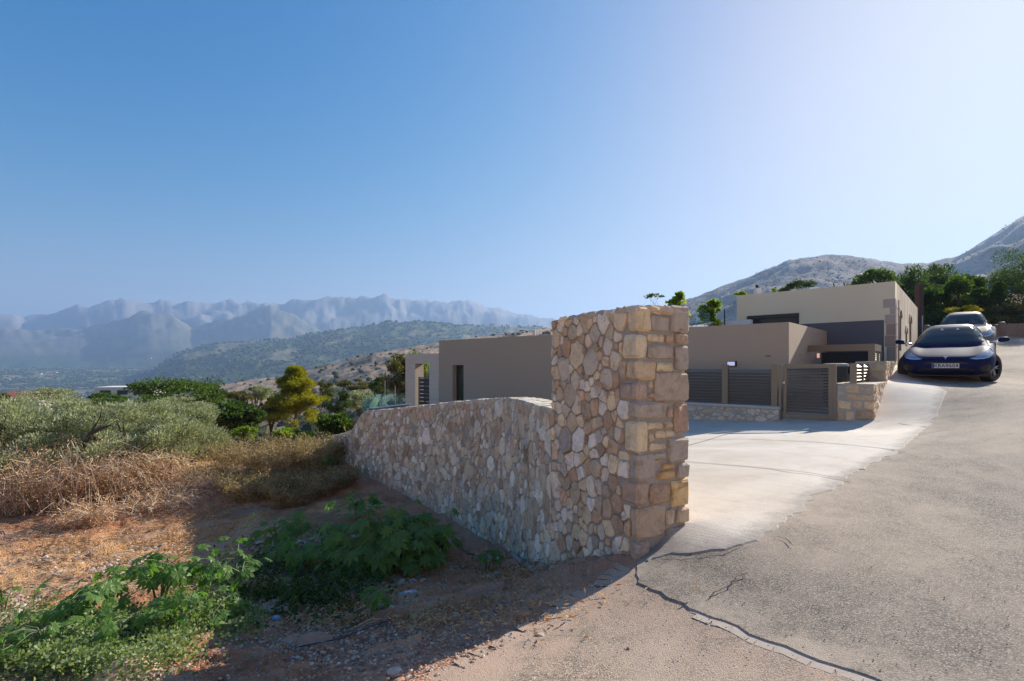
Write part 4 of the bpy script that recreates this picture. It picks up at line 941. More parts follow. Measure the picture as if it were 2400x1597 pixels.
its += face_items([[(0.0, z_a), (.3, z_a), (.3, -.14), (0, -.14)], [(.3, z_a), (.6, z_a), (.6, -.14), (.3, -.14)], [(0, -.14), (.34, -.14), (.34, z_b), (0, z_b)], [(.34, -.14), (.6, -.14), (.6, z_b), (.34, z_b)]], Ss, 35, .008, (.01, .02), cfun=lambda rs: np.array([.5, .42, .3])*rs.uniform(.7, 1.1))
place_stones(its, st, 290, 'small stones of the stepped wall')
for a, b, z, ww_ in ((P1, S1_, z_a, w_), (S1_, Send, z_b, w_*.9)):
    L = (b-a).length; k = max(2, int(L/.45)); mb = None
    for i in range(k):
        A = a.lerp(b, i/k); V, f = rough_block((.004, -.015), (L/k-.004, ww_+.01), z-.012, z+.014, A, (b-a).normalized(), D1.normalized(), 900+i, .003, .008)
        me = bpy.data.meshes.new('cap_stone'); me.from_pydata(V, [], f); me.update(); setcol(me, np.tile(np.array([.52, .45, .36])*random.uniform(.85, 1.1), (len(V), 1))); link('cap_stone', me, M_STONE, st)

# ---- louvred fences: posts with slats
def louvre(parent, a, b, z0, z1, n, depth=.055, tilt=35, name='slat', th=.008, side=0):
    """n tilted blades between plan points a and b"""
    d = (b-a).normalized(); nn = Vector((-d.y, d.x)); me = None
    for k in range(n):
        zc = z0+(z1-z0)*(k+.5)/n; m = MB(); tt = R(tilt); 
        for sgn in (1,):
            u = Vector((nn.x*math.cos(tt), nn.y*math.cos(tt), math.sin(tt)))*depth/2; v = Vector((-nn.x*math.sin(tt), -nn.y*math.sin(tt), math.cos(tt)))*th/2
            vs = []
            for p in (a, b):
                for s1_, s2_ in ((-1, -1), (1, -1), (1, 1), (-1, 1)): q = Vector((p.x, p.y, zc))+u*s1_+v*s2_; vs.append(m.bm.verts.new(q))
            for q in ((0,1,2,3),(7,6,5,4),(0,4,5,1),(1,5,6,2),(2,6,7,3),(3,7,4,0)): m.bm.faces.new([vs[i] for i in q])
        m.build(name, M_METAL, parent)
gl = on_line(GR, D1, 1837); fp0, fp1 = on_line(GR, D1, 1823.5), on_line(GR, D1, 1808.5)
fm0, fm1 = on_line(GR, D1, 1707), on_line(GR, D1, 1693.5); fe = on_line(GR, D1, 1545); fe2 = on_line(GR, D1, 1533)
zf0, zf1 = -.915, .02
fence = empty('louvred_fence', (fm0.x, fm0.y, zf0), 0, 'taupe metal fence of horizontal louvres on the low stone wall left of the gate', 'fence')
def post(a, b, z0, z1, th, parent, name='post', mat=None):
    m = MB(); m.wall(b-D2*th/2, a-D2*th/2, z0, z1, th, 1); return m.build(name, mat or M_METAL, parent, bevel=.003)
post(fp0, fp1, zf0, zf1, .10, fence); post(fm0, fm1, zf0, zf1-.0, .10, fence); post(fe, fe2, zf0, zf1, .10, fence)
louvre(fence, fp1, fm0, zf0+.03, -.085, 11, .085, -38); louvre(fence, fm1, fe, zf0+.03, -.085, 11, .085, -38)
lw_ = empty('low_stone_wall', (fp0.x, fp0.y, -1.3), 0, 'low rubble wall with pale concrete cap under the louvred fence', 'wall')
la, lb = on_line(GR-D2*.10, D1, 1826), on_line(GR-D2*.10, D1, 1525)
m = MB(); m.wall(lb, la, -2.0, zf0-.062, .3, 1); m.build('mortar_core', M_MORTAR, lw_)
m = MB(); m.wall(lb-D2*.03, la-D2*.03-D1*.02, zf0-.06, zf0, .36, 1); m.build('cap', M_CAP, lw_, bevel=.006)
Sl, Ll = line_S(la, lb, -1)
its = face_items(cells(0, Ll, lambda u: -1.26-.045*u, lambda u: zf0-.065, lambda u: .20, 41, .6), Sl, 42, .012, (.01, .022), cfun=lambda rs: np.array([(.5,.44,.36),(.42,.37,.32),(.46,.37,.28),(.38,.35,.32)][rs.integers(4)])*rs.uniform(.85, 1.15))
place_stones(its, lw_, 200, 'small stones of the low wall')
# gate
gate = empty('garden_gate', (GR.x, GR.y, -1.2), 0, 'taupe metal garden gate filled with horizontal louvres, between fence and stone wall', 'gate')
zg0, zg1 = -1.15, .03
ga, gb = GR, gl
gp0, gp1 = on_line(GR, D1, 1832.5), on_line(GR, D1, 1825.5)
g_r0, g_r1 = on_line(GR, D1, 1960.5), on_line(GR, D1, 1955)
post(gp0, gp1, zg0-.05, zf1+.005, .08, gate, 'gate_post'); post(g_r0, g_r1+D1*.01, zg0, zf1+.01, .08, gate, 'gate_post')
i0, i1 = on_line(GR, D1, 1942), on_line(GR, D1, 1844); gl2 = gb
post(ga+D1*.012, i0, zg0, zg1, .05, gate, 'stile'); post(i1, gl2, zg0, zg1, .05, gate, 'stile')
for z0_, z1_ in ((zg0, zg0+.10), (zg1-.085, zg1)): post(i0+D1*.001, i1-D1*.001, z0_, z1_, .046, gate, 'rail')
louvre(gate, i0, i1, zg0+.115, zg1-.09, 15, .07, -36)
h = on_line(GR-D2*.035, D1, 1836.5); m = MB(); hz_ = (HY-897)/F*h.y; m.tube([(h.x, h.y, hz_), (h.x-D2.x*.03, h.y-D2.y*.03, hz_)], .014, 8); m.box((h.x-.012, h.y-.012-.02, hz_-.03), (h.x+.012, h.y+.004-.02, hz_+.03)); m.build('handle', flat('steel', (.6, .58, .55), .3, .9), gate)
# short louvred posts on the first step
rf_ = empty('short_louvred_fence', (7.0, 10.2, z_a), 0, 'short louvred metal fence with three posts on the lower step of the stone wall', 'fence')
q0 = Vector(((2007.6-CX)/F*10.2, 10.2)); zt1 = .045
def post2(p, wdt, z0, z1, parent, th=.07):
    m = MB(); m.wall(p+D1.normalized()*wdt, p, z0, z1, th, 1); return m.build('post', M_METAL, parent, bevel=.003)
pp = [q0+D2*t_ for t_ in (0, .95, 1.85)]
for p in pp: post2(p, .115, z_a+.008, zt1, rf_)
for a, b in zip(pp, pp[1:]): louvre(rf_, a+D1*.055+D2*.07, b+D1*.055, z_a+.06, zt1-.02, 5, .085, 35)
louvre(rf_, pp[2]+D1*.055+D2*.07, pp[2]+D1*.055+D2*.35, z_a+.06, zt1-.02, 5, .085, 35)
# frame over the entrance path
fr = empty('entrance_canopy', (8.9, 12.2, z_b), 0, 'taupe metal beam frame with louvred side over the entrance path', 'canopy')
c1 = Vector(((2050.6-CX)/F*12.26, 12.26)); zc = .535; cw = on_line(HC, D2, 1890); d_ = (cw-c1)
c_end = c1+D1.normalized()*1.62
m = MB(); m.wall(c_end, c1, zc-.17, zc, .10, 1); m.build('beam', M_METAL, fr, bevel=.004)
m = MB(); m.wall(c1+D1.normalized()*.14, c1-D1*.001, z_b, zc-.172, .10, 1); m.build('post', M_METAL, fr, bevel=.004)
m = MB(); m.wall(c1+D2*.101, c1+D2*1.25, zc-.17, zc-.003, .12, 1); m.build('side_beam', M_METAL, fr, bevel=.004)
for t_ in (.55, 1.15):
    m = MB(); m.wall(c1+D2*t_, c1+D2*(t_+.08), z_b, zc-.172, .10, 1); m.build('post', M_METAL, fr, bevel=.003)
louvre(fr, c1+D1*.05+D2*.1, c1+D1*.05+D2*.55, z_b+.05, zc-.2, 4, .085, 35); louvre(fr, c1+D1*.05+D2*.63, c1+D1*.05+D2*1.15, z_b+.05, zc-.2, 4, .085, 35)
# dark wall and door at the back of the entrance path, orange light panel, letter box
en = empty('entrance_screen', (8.3, 13.2, -1.2), 0, 'dark screen wall at the back of the entrance path under the beam', 'screen')
e0 = on_line(c1+D2*.9, D1, 1900); m = MB(); m.wall(on_line(c1+D2*.75, D1, 1925), c1+D2*.75-D1*0, -1.6, zc-.18, .05, 1); m.build('panel', flat('charcoal_panel', (.022, .021, .023), .6), en)
ol = on_line(c1+D2*.68, D1, 1917); zc0, zc1 = (HY-839)/F*ol.y, (HY-828.5)/F*ol.y; m = MB(); m.wall(on_line(c1+D2*.68, D1, 1914.5), on_line(c1+D2*.68, D1, 1920.5), zc0, zc1, .03, 1)
tag(m.build('light_panel', flat('orange_lamp', (.8, .4, .25), .4, emit=((1, .5, .3), .35))), 'small glowing orange wall light in the dark entrance', 'lamp')
m = MB(); lb_ = HC+D2*1.0-D1*.01; m.box((-.02, 0, 0), (.02, .12, .02), Matrix.Translation((lb_.x, lb_.y, .30))@Matrix.Rotation(-R(42), 4, 'Z')); o = m.build('step_light', M_CAP, house)
# bin lid shape behind the short fence
bx = q0+D1*.55+D2*1.1; m = MB(); n8 = 14
m.tube([(bx.x, bx.y, -1.1), (bx.x, bx.y, -.02)], .24, n8); ob_ = m.build('drum', flat('dark_drum', (.05, .055, .06), .6)); tag(ob_, 'dark lidded drum behind the short louvred fence', 'bin')
m = MB(); m.tube([(bx.x, bx.y, -.02), (bx.x, bx.y, .035), (bx.x, bx.y, .05)], [.27, .26, .18], n8); m.build('lid', flat('pale_lid', (.25, .28, .27), .4), ob_)

# ---- back yard beyond the parapet: white wall, glass screen, slatted roof
yd = empty('garden_wall', (8, 17.5, .9), 0, 'low white wall behind the roof of the taupe house', 'wall')
def at(px, Yv): return Vector(((px-CX)/F*Yv, Yv))
m = MB(); m.wall(at(1700, 16.5), at(1758, 15.9), .4, (HY-751)/F*16.2, .2, 1); m.build('render', M_WHITE, yd)
m = MB(); p = at(1698, 15.6); m.tube([(p.x, p.y, .3), (p.x, p.y, (HY-725)/F*15.6)], .018, 6); tag(m.build('iron_post', M_DARK), 'black iron post beside the vines above the taupe parapet', 'post')
gs = empty('glass_screen', (6.2, 16, 1), 0, 'upright glass screen among the vines behind the parapet', 'screen')
for k, (x0, x1) in enumerate(((1633, 1651), (1652, 1664))):
    m = MB(); m.wall(at(x0, 16), at(x1, 16.1), .4, (HY-(722 if k == 0 else 733))/F*16, .012, 1); m.build('glass_pane', M_RAIL, gs)
pg = empty('pergola_roof', (5.8, 14, 1), 0, 'small grey sloping slatted roof behind the parapet beside the pillar', 'roof')
for k in range(6):
    a = at(1598+k*10, 15.2); b = at(1612+k*11.5, 16.6); m = MB(); za, zb_ = (HY-766)/F*15.2, (HY-(757-k*1.0))/F*16.6; n = Vector((.05, 0))
    m.wall(a, b, (za-.03, zb_-.03), (za, zb_), .09, -1); m.build('slat', flat('weathered_board', (.35, .33, .29), .8) if k == 0 else bpy.data.materials['weathered_board'], pg)

# ---- pole at the corner of the old house, retaining wall
pr = at(2149, 20.6); m = MB(); m.tube([(pr.x, pr.y, .3), (pr.x, pr.y, (HY-666)/F*20.6)], [.085, .075], 10); o = m.build('rusty_pole', flat('rust_brown', (.12, .055, .035), .8)); tag(o, 'round rusty brown pole at the far corner of the old house', 'pole')
pr2 = at(2158, 21.2); m = MB(); m.box((pr2.x-.09, pr2.y-.05, .3), (pr2.x+.09, pr2.y+.05, (HY-668)/F*21.2)); tag(m.build('wooden_post', flat('dark_timber', (.06, .045, .04), .9)), 'flat dark timber post just right of the rusty pole', 'post')
pr3 = at(2162, 20.9); m = MB(); m.tube([(pr3.x, pr3.y, .4), (pr3.x, pr3.y, (HY-740)/F*20.9)], .02, 6); tag(m.build('steel_tube', flat('galvanised', (.4, .42, .45), .4, .5)), 'thin galvanised tube at the foot of the timber post', 'tube')
ra, rb = Vector((17.2, 22.9)), Vector((25.5, 20.6)); rw = empty('retaining_wall', (ra.x, ra.y, .8), 0, 'low stained concrete retaining wall behind the cars along the road bend', 'wall')
m = MB(); m.wall(ra, rb, (.2, .5), (1.75, 1.88), .35, 1); m.build('concrete', m_plaster('stained_concrete', (.24, .165, .125), (.32, .235, .18), .8), rw)
m = MB(); m.wall(rb, Vector((32, 14)), .3, 1.88, .35, 1); m.build('concrete', bpy.data.materials['stained_concrete'], rw)
# ================================================================== CARS
def car_paint(name, col, metal=.55):
    m, t, b = nodes(name); b.inputs['Base Color'].default_value = (*col, 1); b.inputs['Metallic'].default_value = metal; b.inputs['Roughness'].default_value = .6
    b.inputs['Coat Weight'].default_value = .10; b.inputs['Coat Roughness'].default_value = .02; b.inputs['Specular IOR Level'].default_value = .05
    v = coords(t); n = noise(t, v, 3, 3); t.links.new(mix(t, n, tuple(c*.9 for c in col), tuple(c*1.1 for c in col)), b.inputs['Base Color']); return m
M_TYRE = flat('tyre_rubber', (.022, .021, .020), .75, 0, .2, 20); M_RIM = flat('alloy', (.30, .31, .32), .3, .9, .05); M_TRIM = flat('black_trim', (.010, .011, .013), .35, 0, .1)
M_CHROME = flat('chrome', (.75, .76, .78), .12, 1, .02, bmp=0); M_LENS = flat('headlight_lens', (.24, .31, .40), .10, .3, .5, 14, 0, coat=.5)
M_DRL = flat('daylight_strip', (.7, .85, .95), .15, 0, .1, bmp=0); M_SCREEN = flat('windscreen_glass', (.018, .040, .055), .05, 0, .3, 2, 0)
M_SCREEN.node_tree.nodes['Principled BSDF'].inputs['Specular IOR Level'].default_value = .12
M_PALE = flat('pale_patch', (.45, .55, .52), .5, 0, .1)
def se(p): return lambda a: math.copysign(abs(a)**p, a)
def car(name, label, paint, loc, heading, pitch, roll, H=1.44, plate=None, steer=0.0, hood=1.0, emblem=True):
    root = empty(name, loc, 0, label, 'car'); root.rotation_euler = (Matrix.Rotation(-heading, 4, 'Z')@Matrix.Rotation(pitch, 4, 'X')@Matrix.Rotation(roll, 4, 'Y')).to_euler()
    k = H/1.44; kh = hood
    # y, half width, bottom, waist, top centre, fender bulge
    st_ = [(0, .50, .34, .47, .575, 0), (.03, .66, .27, .46, .61, .0), (.10, .78, .22, .46, .645, .01), (.22, .86, .19, .48, .685, .03), (.42, .905, .18, .53, .735, .055), (.65, .925, .17, .57, .785, .07),
           (.90, .93, .17, .60, .825, .065), (1.15, .93, .17, .61, .865, .05), (1.40, .925, .17, .63, .91, .03), (1.8, .925, .17, .65, .94, .01), (2.6, .925, .17, .66, .96, .0), (3.3, .93, .17, .68, .97, 0),
           (3.8, .93, .19, .70, .985, .02), (4.2, .90, .23, .72, 1.0, .0), (4.5, .85, .28, .72, .98, 0), (4.64, .78, .34, .70, .90, 0), (4.69, .62, .42, .66, .78, 0)]
    bm = bmesh.new(); rings = []
    def prof(y, w_, zb, zw, zt, fb):
        zt *= k*kh if y < 1.5 else k; zw *= k; pts = []
        for a in np.linspace(-90, 90, 21):
            c, s = math.cos(R(a)), math.sin(R(a))
            if s < 0: x = w_*abs(c)**.28; z = zw+(zw-zb)*(-(abs(s)**.9))
            else: x = w_*abs(c)**.62; z = zw+(zt-zw)*abs(s)**.62+fb*math.exp(-((abs(x)-w_*.80)/.16)**2)
            pts.append((x, z))
        return [(x, z) for x, z in pts]+[(-x, z) for x, z in pts[-2:0:-1]]
    for s_ in st_:
        rings.append([bm.verts.new((x, s_[0], z)) for x, z in prof(*s_)])
    n = len(rings[0])
    for a, b in zip(rings, rings[1:]):
        for i in range(n): j = (i+1) % n; bm.faces.new((a[i], a[j], b[j], b[i]))
    bm.faces.new(rings[0][::-1]); bm.faces.new(rings[-1]); bmesh.ops.recalc_face_normals(bm, faces=bm.faces)
    me = bpy.data.meshes.new('body'); bm.to_mesh(me); bm.free()
    for f in me.polygons: f.use_smooth = True
    body = link('body', me, paint, root, False)
    # wheel arches cut out of the body
    WY = (.90, 3.78); WR = .335*(1 if k < 1.05 else 1.08)
    cut = MB()
    for y in WY:
        for sx in (-1, 1): cut.tube([(sx*.60, y, WR-.0), (sx*1.2, y, WR-.0)], WR+.045, 28)
    cu_ = cut.build('cutter', None, None); mo = body.modifiers.new('b', 'BOOLEAN'); mo.object = cu_; mo.operation = 'DIFFERENCE'; mo.solver = 'EXACT'
    body.parent = None; dg = bpy.context.evaluated_depsgraph_get(); me2 = bpy.data.meshes.new_from_object(body.evaluated_get(dg)); body.modifiers.clear(); body.data = me2; body.parent = root
    bpy.data.objects.remove(cu_)
    # greenhouse
    gs_ = [(1.18, .885, .80, .70), (1.35, .985, .80, .70), (1.70, 1.17, .79, .645), (2.05, 1.33, .785, .60), (2.30, 1.405, .785, .575), (2.7, 1.44, .785, .565), (3.1, 1.42, .78, .56), (3.5, 1.34, .77, .56), (3.9, 1.20, .74, .56), (4.25, 1.06, .70, .56), (4.45, .98, .66, .56)]
    bm = bmesh.new(); rings = []
    for y, zt, wb, wt in gs_:
        zt *= k; zb = min(.88*k, zt-.02); r_ = []
        for q in np.linspace(0, 1, 15):
            a = q*math.pi; c = math.cos(a); s = math.sin(a); z = zb+(zt-zb)*min(1, (s**.55)) if s > 0 else zb
            f = (z-zb)/(zt-zb+1e-6); wd = wb+(wt-wb)*f; x = math.copysign(abs(c)**.35, c)*wd
            r_.append(bm.verts.new((x, y, z)))
        rings.append(r_)
    for a, b in zip(rings, rings[1:]):
        for i in range(14): bm.faces.new((a[i], a[i+1], b[i+1], b[i]))
    bmesh.ops.recalc_face_normals(bm, faces=bm.faces)
    if sum(f.normal.z for f in bm.faces) < 0: bmesh.ops.reverse_faces(bm, faces=bm.faces)
    me = bpy.data.meshes.new('cabin'); bm.to_mesh(me)
    for f in me.polygons: f.use_smooth = True
    cab = link('cabin', me, paint, root, False)
    bvb = BVHTree.FromObject(body, dg) if False else None
    def bvh_of(*obs):
        V, Fc = [], []
        for o_ in obs:
            off = len(V); V += [v.co.copy() for v in o_.data.vertices]; Fc += [tuple(i+off for i in p.vertices) for p in o_.data.polygons]
        return BVHTree.FromPolygons(V, Fc)
    tree = bvh_of(body, cab)
    def patch(name_, pts, mat, axis='front', off=.004, cuts=3, parent=root, mirror=False, thick=True):
        """panel lying on the bodywork: outline in the front (x, z) or side (y, z) or top (x, y) view, dropped onto the surface"""
        bm = bmesh.new(); vs = []
        for a, b in pts:
            if mirror and axis != 'side': a = -a
            vs.append(bm.verts.new({'front': (a, -1, b), 'side': (2 if not mirror else -2, a, b), 'top': (a, b, 3)}[axis]))
        bm.faces.new(vs); bmesh.ops.triangulate(bm, faces=bm.faces[:]); 
        for _ in range(cuts): bmesh.ops.subdivide_edges(bm, edges=[e for e in bm.edges if e.calc_length() > .05], cuts=1, use_grid_fill=True); bmesh.ops.triangulate(bm, faces=bm.faces[:])
        d = {'front': Vector((0, 1, 0)), 'side': Vector((-1 if not mirror else 1, 0, 0)), 'top': Vector((0, 0, -1))}[axis]
        for v in list(bm.verts):
            h, nrm, _, _ = tree.ray_cast(v.co, d)
            if h is None: bm.verts.remove(v); continue
            if nrm.dot(d) > 0: nrm = -nrm
            v.co = h+nrm*off
        bmesh.ops.recalc_face_normals(bm, faces=bm.faces)
        s_ = sum(f.normal.dot(d) for f in bm.faces)
        if s_ > 0: bmesh.ops.reverse_faces(bm, faces=bm.faces)
        me = bpy.data.meshes.new(name_); bm.to_mesh(me); bm.free()
        for f in me.polygons: f.use_smooth = True
        return link(name_, me, mat, parent, False)
    patch('windscreen', [(-.70, .965*k), (-.66, 1.05*k), (-.555, 1.335*k), (-.50, 1.365*k), (.50, 1.365*k), (.555, 1.335*k), (.66, 1.05*k), (.70, .965*k), (.35, .945*k), (0, .94*k), (-.35, .945*k)], M_SCREEN, off=.006, cuts=4)
    patch('roof_glass', [(-.46, 2.35), (.46, 2.35), (.46, 3.0), (-.46, 3.0)], M_TRIM if H < 1.5 else paint, 'top', .005, 3)
    for mr in (False, True):
        patch('side_window', [(1.55, 1.0*k), (2.25, 1.32*k), (2.62, 1.35*k), (2.62, 1.0*k)], M_SCREEN, 'side', .005, 3, mirror=mr)
        patch('side_window', [(2.68, 1.0*k), (2.68, 1.35*k), (3.1, 1.33*k), (3.75, 1.10*k), (3.7, 1.02*k)], M_SCREEN, 'side', .005, 3, mirror=mr)
        hl_ = patch('headlight', [(.44, .598*kh*k), (.56, .575*kh*k), (.70, .585*kh*k), (.82, .625*kh*k), (.87, .70*kh*k), (.86, .79*kh*k), (.80, .82*kh*k), (.74, .775*kh*k), (.66, .70*kh*k), (.55, .64*kh*k)], M_LENS, off=.005, cuts=3, mirror=mr)
        patch('light_strip', [(.46, .592*kh*k), (.56, .577*kh*k), (.70, .586*kh*k), (.79, .61*kh*k), (.79, .624*kh*k), (.70, .602*kh*k), (.56, .592*kh*k)], M_DRL, off=.010, cuts=2, mirror=mr, parent=hl_)
        patch('fog_vent', [(.62, .40*k), (.80, .47*k), (.83, .40*k), (.80, .31*k), (.66, .29*k)], M_TRIM, off=.005, cuts=2, mirror=mr)
    patch('lower_intake', [(-.52, .29), (-.56, .34), (-.46, .365), (.46, .365), (.56, .34), (.52, .29)], M_TRIM, off=.005, cuts=3)
    patch('bumper_crease', [(-.42, .495*k), (-.30, .515*k), (0, .52*k), (.30, .515*k), (.42, .495*k), (.40, .478*k), (0, .49*k), (-.40, .478*k)], M_TRIM, off=.004, cuts=3)
    if emblem:
        z0_ = .615*kh*k; patch('emblem', [(-.045, z0_+.028), (-.02, z0_+.034), (0, z0_+.030), (.02, z0_+.034), (.045, z0_+.028), (.038, z0_+.018), (.014, z0_+.020), (.006, z0_-.03), (0, z0_-.04), (-.006, z0_-.03), (-.014, z0_+.020), (-.038, z0_+.018)], M_CHROME, off=.006, cuts=1)
    # number plate with raised characters
    if plate:
        pz = .43; pl0 = bbox_obj('number_plate', (-.26, -.03, pz-.056), (.26, -.018, pz+.056), flat('plate_white', (.72, .73, .72), .5, 0, .03, bmp=0), root, world=False, bevel=.003)
        bbox_obj('euro_band', (-.256, -.033, pz-.052), (-.216, -.0305, pz+.052), flat('euro_blue', (.02, .09, .40), .5, bmp=0), pl0, world=False)
        def txt(s, x, z, size, nm):
            c = bpy.data.curves.new('plate_text', 'FONT'); c.body = s; c.size = size; c.align_x = 'CENTER'; c.align_y = 'CENTER'; c.extrude = .001; c.space_character = 1.12
            o = bpy.data.objects.new('plate_text', c); COL.objects.link(o); o.data.offset = .0016
            dg = bpy.context.evaluated_depsgraph_get(); me = bpy.data.meshes.new_from_object(o.evaluated_get(dg)); bpy.data.objects.remove(o)
            me.transform(Matrix.Translation((x, -.0325, z))@Matrix.Rotation(R(90), 4, 'X')); link(nm, me, bpy.data.materials.get('plate_black') or flat('plate_black', (.015, .015, .015), .5, bmp=0), pl0, False)
        txt(plate[0], -.118, pz, .108, 'characters'); txt(plate[1], .125, pz, .108, 'characters'); txt('GR', -.236, pz-.03, .028, 'country_code')
        bbox_obj('hyphen', (-.018, -.0335, pz+.012), (.012, -.0305, pz+.02), bpy.data.materials['plate_black'], pl0, world=False); bbox_obj('hyphen', (-.018, -.0335, pz-.012), (.012, -.0305, pz-.004), bpy.data.materials['plate_black'], pl0, world=False)
    # mirrors
    for sx in (-1, 1):
        m = MB(); ring = []
        for q, (x, s_) in enumerate(((.97, .55), (1.0, .9), (1.08, 1.0), (1.15, .85), (1.18, .4))):
            ring.append([m.bm.verts.new((sx*x, 1.62+.07*s_*math.cos(a_)*1.1+(x-.97)*.25, (.99*k)+.075*s_*math.copysign(abs(math.sin(a_))**.8, math.sin(a_))*(1 if math.sin(a_) > 0 else .75)+(x-.97)*.05)) for a_ in np.linspace(0, 2*math.pi, 13)[:-1]])
        for a, b in zip(ring, ring[1:]):
            for i in range(12): j = (i+1) % 12; m.bm.faces.new((a[i], a[j], b[j], b[i]))
        m.bm.faces.new(ring[0]); m.bm.faces.new(ring[-1]); mi = m.build('mirror', paint, root, False, smooth=True)
        m = MB(); m.tube([(sx*.80, 1.60, .94*k), (sx*.90, 1.60, .955*k), (sx*1.0, 1.62, .965*k)], [.028, .022, .03], 8); m.build('mirror_arm', M_CHROME if H < 1.5 else paint, mi, False, smooth=True)
    # wheels
    for iy, y in enumerate(WY):
        for sx in (-1, 1):
            prof_ = [(.10, .21), (.118, .235), (.118, .31), (.095, .335), (.0, .340), (-.095, .335), (-.118, .31), (-.118, .235), (-.10, .21)]
            sc_ = WR/.335; bm = bmesh.new(); rr_ = []
            for a in range(36):
                t_ = a/36*2*math.pi; rr_.append([bm.verts.new((x, r_*sc_*math.cos(t_)*(1 if not (0 < i < 8 and a % 2 and abs(x) < .1) else .99), r_*sc_*math.sin(t_))) for i, (x, r_) in enumerate(prof_)])
            for a in range(36):
                b_ = (a+1) % 36
                for i in range(len(prof_)-1): bm.faces.new((rr_[a][i], rr_[a][i+1], rr_[b_][i+1], rr_[b_][i]))
            bmesh.ops.recalc_face_normals(bm, faces=bm.faces); me = bpy.data.meshes.new('wheel'); bm.to_mesh(me); bm.free()
            for f in me.polygons: f.use_smooth = True
            wh = link('wheel', me, M_TYRE, root, False); wh.location = (sx*.80, y, WR); wh.rotation_euler = (0, 0, steer if iy == 0 else 0)
            m = MB(); m.tube([(sx*.06, 0, 0), (sx*.075, 0, 0)], .065*sc_, 12)
            for q in range(5):
                a_ = q/5*2*math.pi
                for da in (-.16, .16): m.tube([(sx*.07, .05*math.cos(a_), .05*math.sin(a_)), (sx*.085, .225*math.cos(a_+da), .225*math.sin(a_+da))], [.022, .016], 6)
            m.tube([(sx*.04, 0, 0), (sx*.045, 0, 0)], .215*sc_, 24); r0 = m.build('rim', M_RIM, wh, False)
            m = MB()
    # dark underbody
    bbox_obj('underbody', (-.78, .35, .15), (.78, 4.4, .30), M_TRIM, root, world=False)
    for sx in (-.3, .3):
        if plate: patch('screen_patch', [(sx*.55-.035, 1.285*k), (sx*.55+.035, 1.285*k), (sx*.55+.02, 1.32*k), (sx*.55-.01, 1.33*k)], M_PALE, off=.008, cuts=1)  # small pale patches laid on the opaque windscreen
        else: patch('seat_back', [(sx-.14, 1.03*k), (sx+.14, 1.03*k), (sx+.10, 1.20*k), (sx-.10, 1.20*k)], M_TRIM, off=.008, cuts=1)
    root.scale = (SC*.97, SC, SC)
    return root
SC = .965
hd = math.atan2(.690, .724)
d_ = Vector((math.sin(hd), math.cos(hd)))
f1 = Vector(((2216-CX)/F*11.75, 11.75))
car('sedan', 'dark blue electric sedan parked nose downhill beside the old house, its wheels turned', car_paint('dark_blue_paint', (.010, .014, .065), .0), (f1.x, f1.y, -.42), hd, R(3.2), R(0), 1.44, ('XBA', '9604'), R(-24))
hd2 = math.atan2(.695, .719); f2 = Vector(((2252-CX)/F*17.0, 17.0))
car('parked_car', 'silver grey car parked directly behind the dark blue sedan', car_paint('warm_silver_paint', (.19, .17, .15), .3), (f2.x, f2.y, .25), hd2, R(4.5), R(0), 1.62, None, 0, 1.12, False)
# ================================================================== PLANTS
OLIVE = leafmat('olive_leaves', [(.14, .16, .08), (.28, .30, .175), (.50, .51, .37)], .38, .5, (1.2, 1.3, .7), (0, .5, 1))
GREEN = leafmat('green_leaves', [(.030, .060, .014), (.065, .115, .025), (.13, .19, .04)], .45)
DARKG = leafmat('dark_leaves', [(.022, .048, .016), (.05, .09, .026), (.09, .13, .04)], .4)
PINE = leafmat('pine_needles', [(.06, .085, .012), (.17, .19, .02), (.36, .34, .035)], .55, .6, (1.8, 1.6, .4))
LIME = leafmat('vine_leaves', [(.06, .12, .015), (.13, .22, .03), (.30, .30, .05)], .5, .5, (1.6, 1.7, .5))
SCRUB = leafmat('scrub_leaves', [(.05, .06, .025), (.10, .10, .04), (.20, .16, .07)], .35)
YEL = leafmat('yellow_flowers', [(.55, .42, .01), (.75, .60, .02), (.85, .75, .04)], .3, tcol=(1.2, 1.1, .5))
DRY = leafmat('dry_leaves', [(.30, .17, .08), (.50, .31, .15), (.68, .48, .26)], .3, .8, (1.3, 1.0, .6))
CASTOR = leafmat('castor_leaves', [(.06, .12, .028), (.11, .20, .045), (.21, .30, .08)], .48, .42, (1.4, 1.9, .5))
TWIG = flat('dry_twigs', (.62, .47, .33), .9, 0, .35, 20, .3); STRAWM = flat('straw', (.62, .45, .24), .85, 0, .3, 9, 0); STEM = flat('green_stem', (.12, .16, .06), .6, 0, .3)
def leaf_quads(C, axis, size, asp, rs, fold=0.0):
    """rhombic leaves at C along axis"""
    n = len(C); a = axis/np.maximum(1e-6, np.linalg.norm(axis, axis=1))[:, None]; r_ = rs.normal(0, 1, (n, 3)); b = np.cross(a, r_); b /= np.maximum(1e-6, np.linalg.norm(b, axis=1))[:, None]
    s = size*rs.uniform(.6, 1.3, n); s = s[:, None]
    V = np.stack([C, C+a*s*.5+b*s*asp*.5, C+a*s, C+a*s*.5-b*s*asp*.5], 1).reshape(-1, 3); return V, np.arange(n*4).reshape(-1, 4)
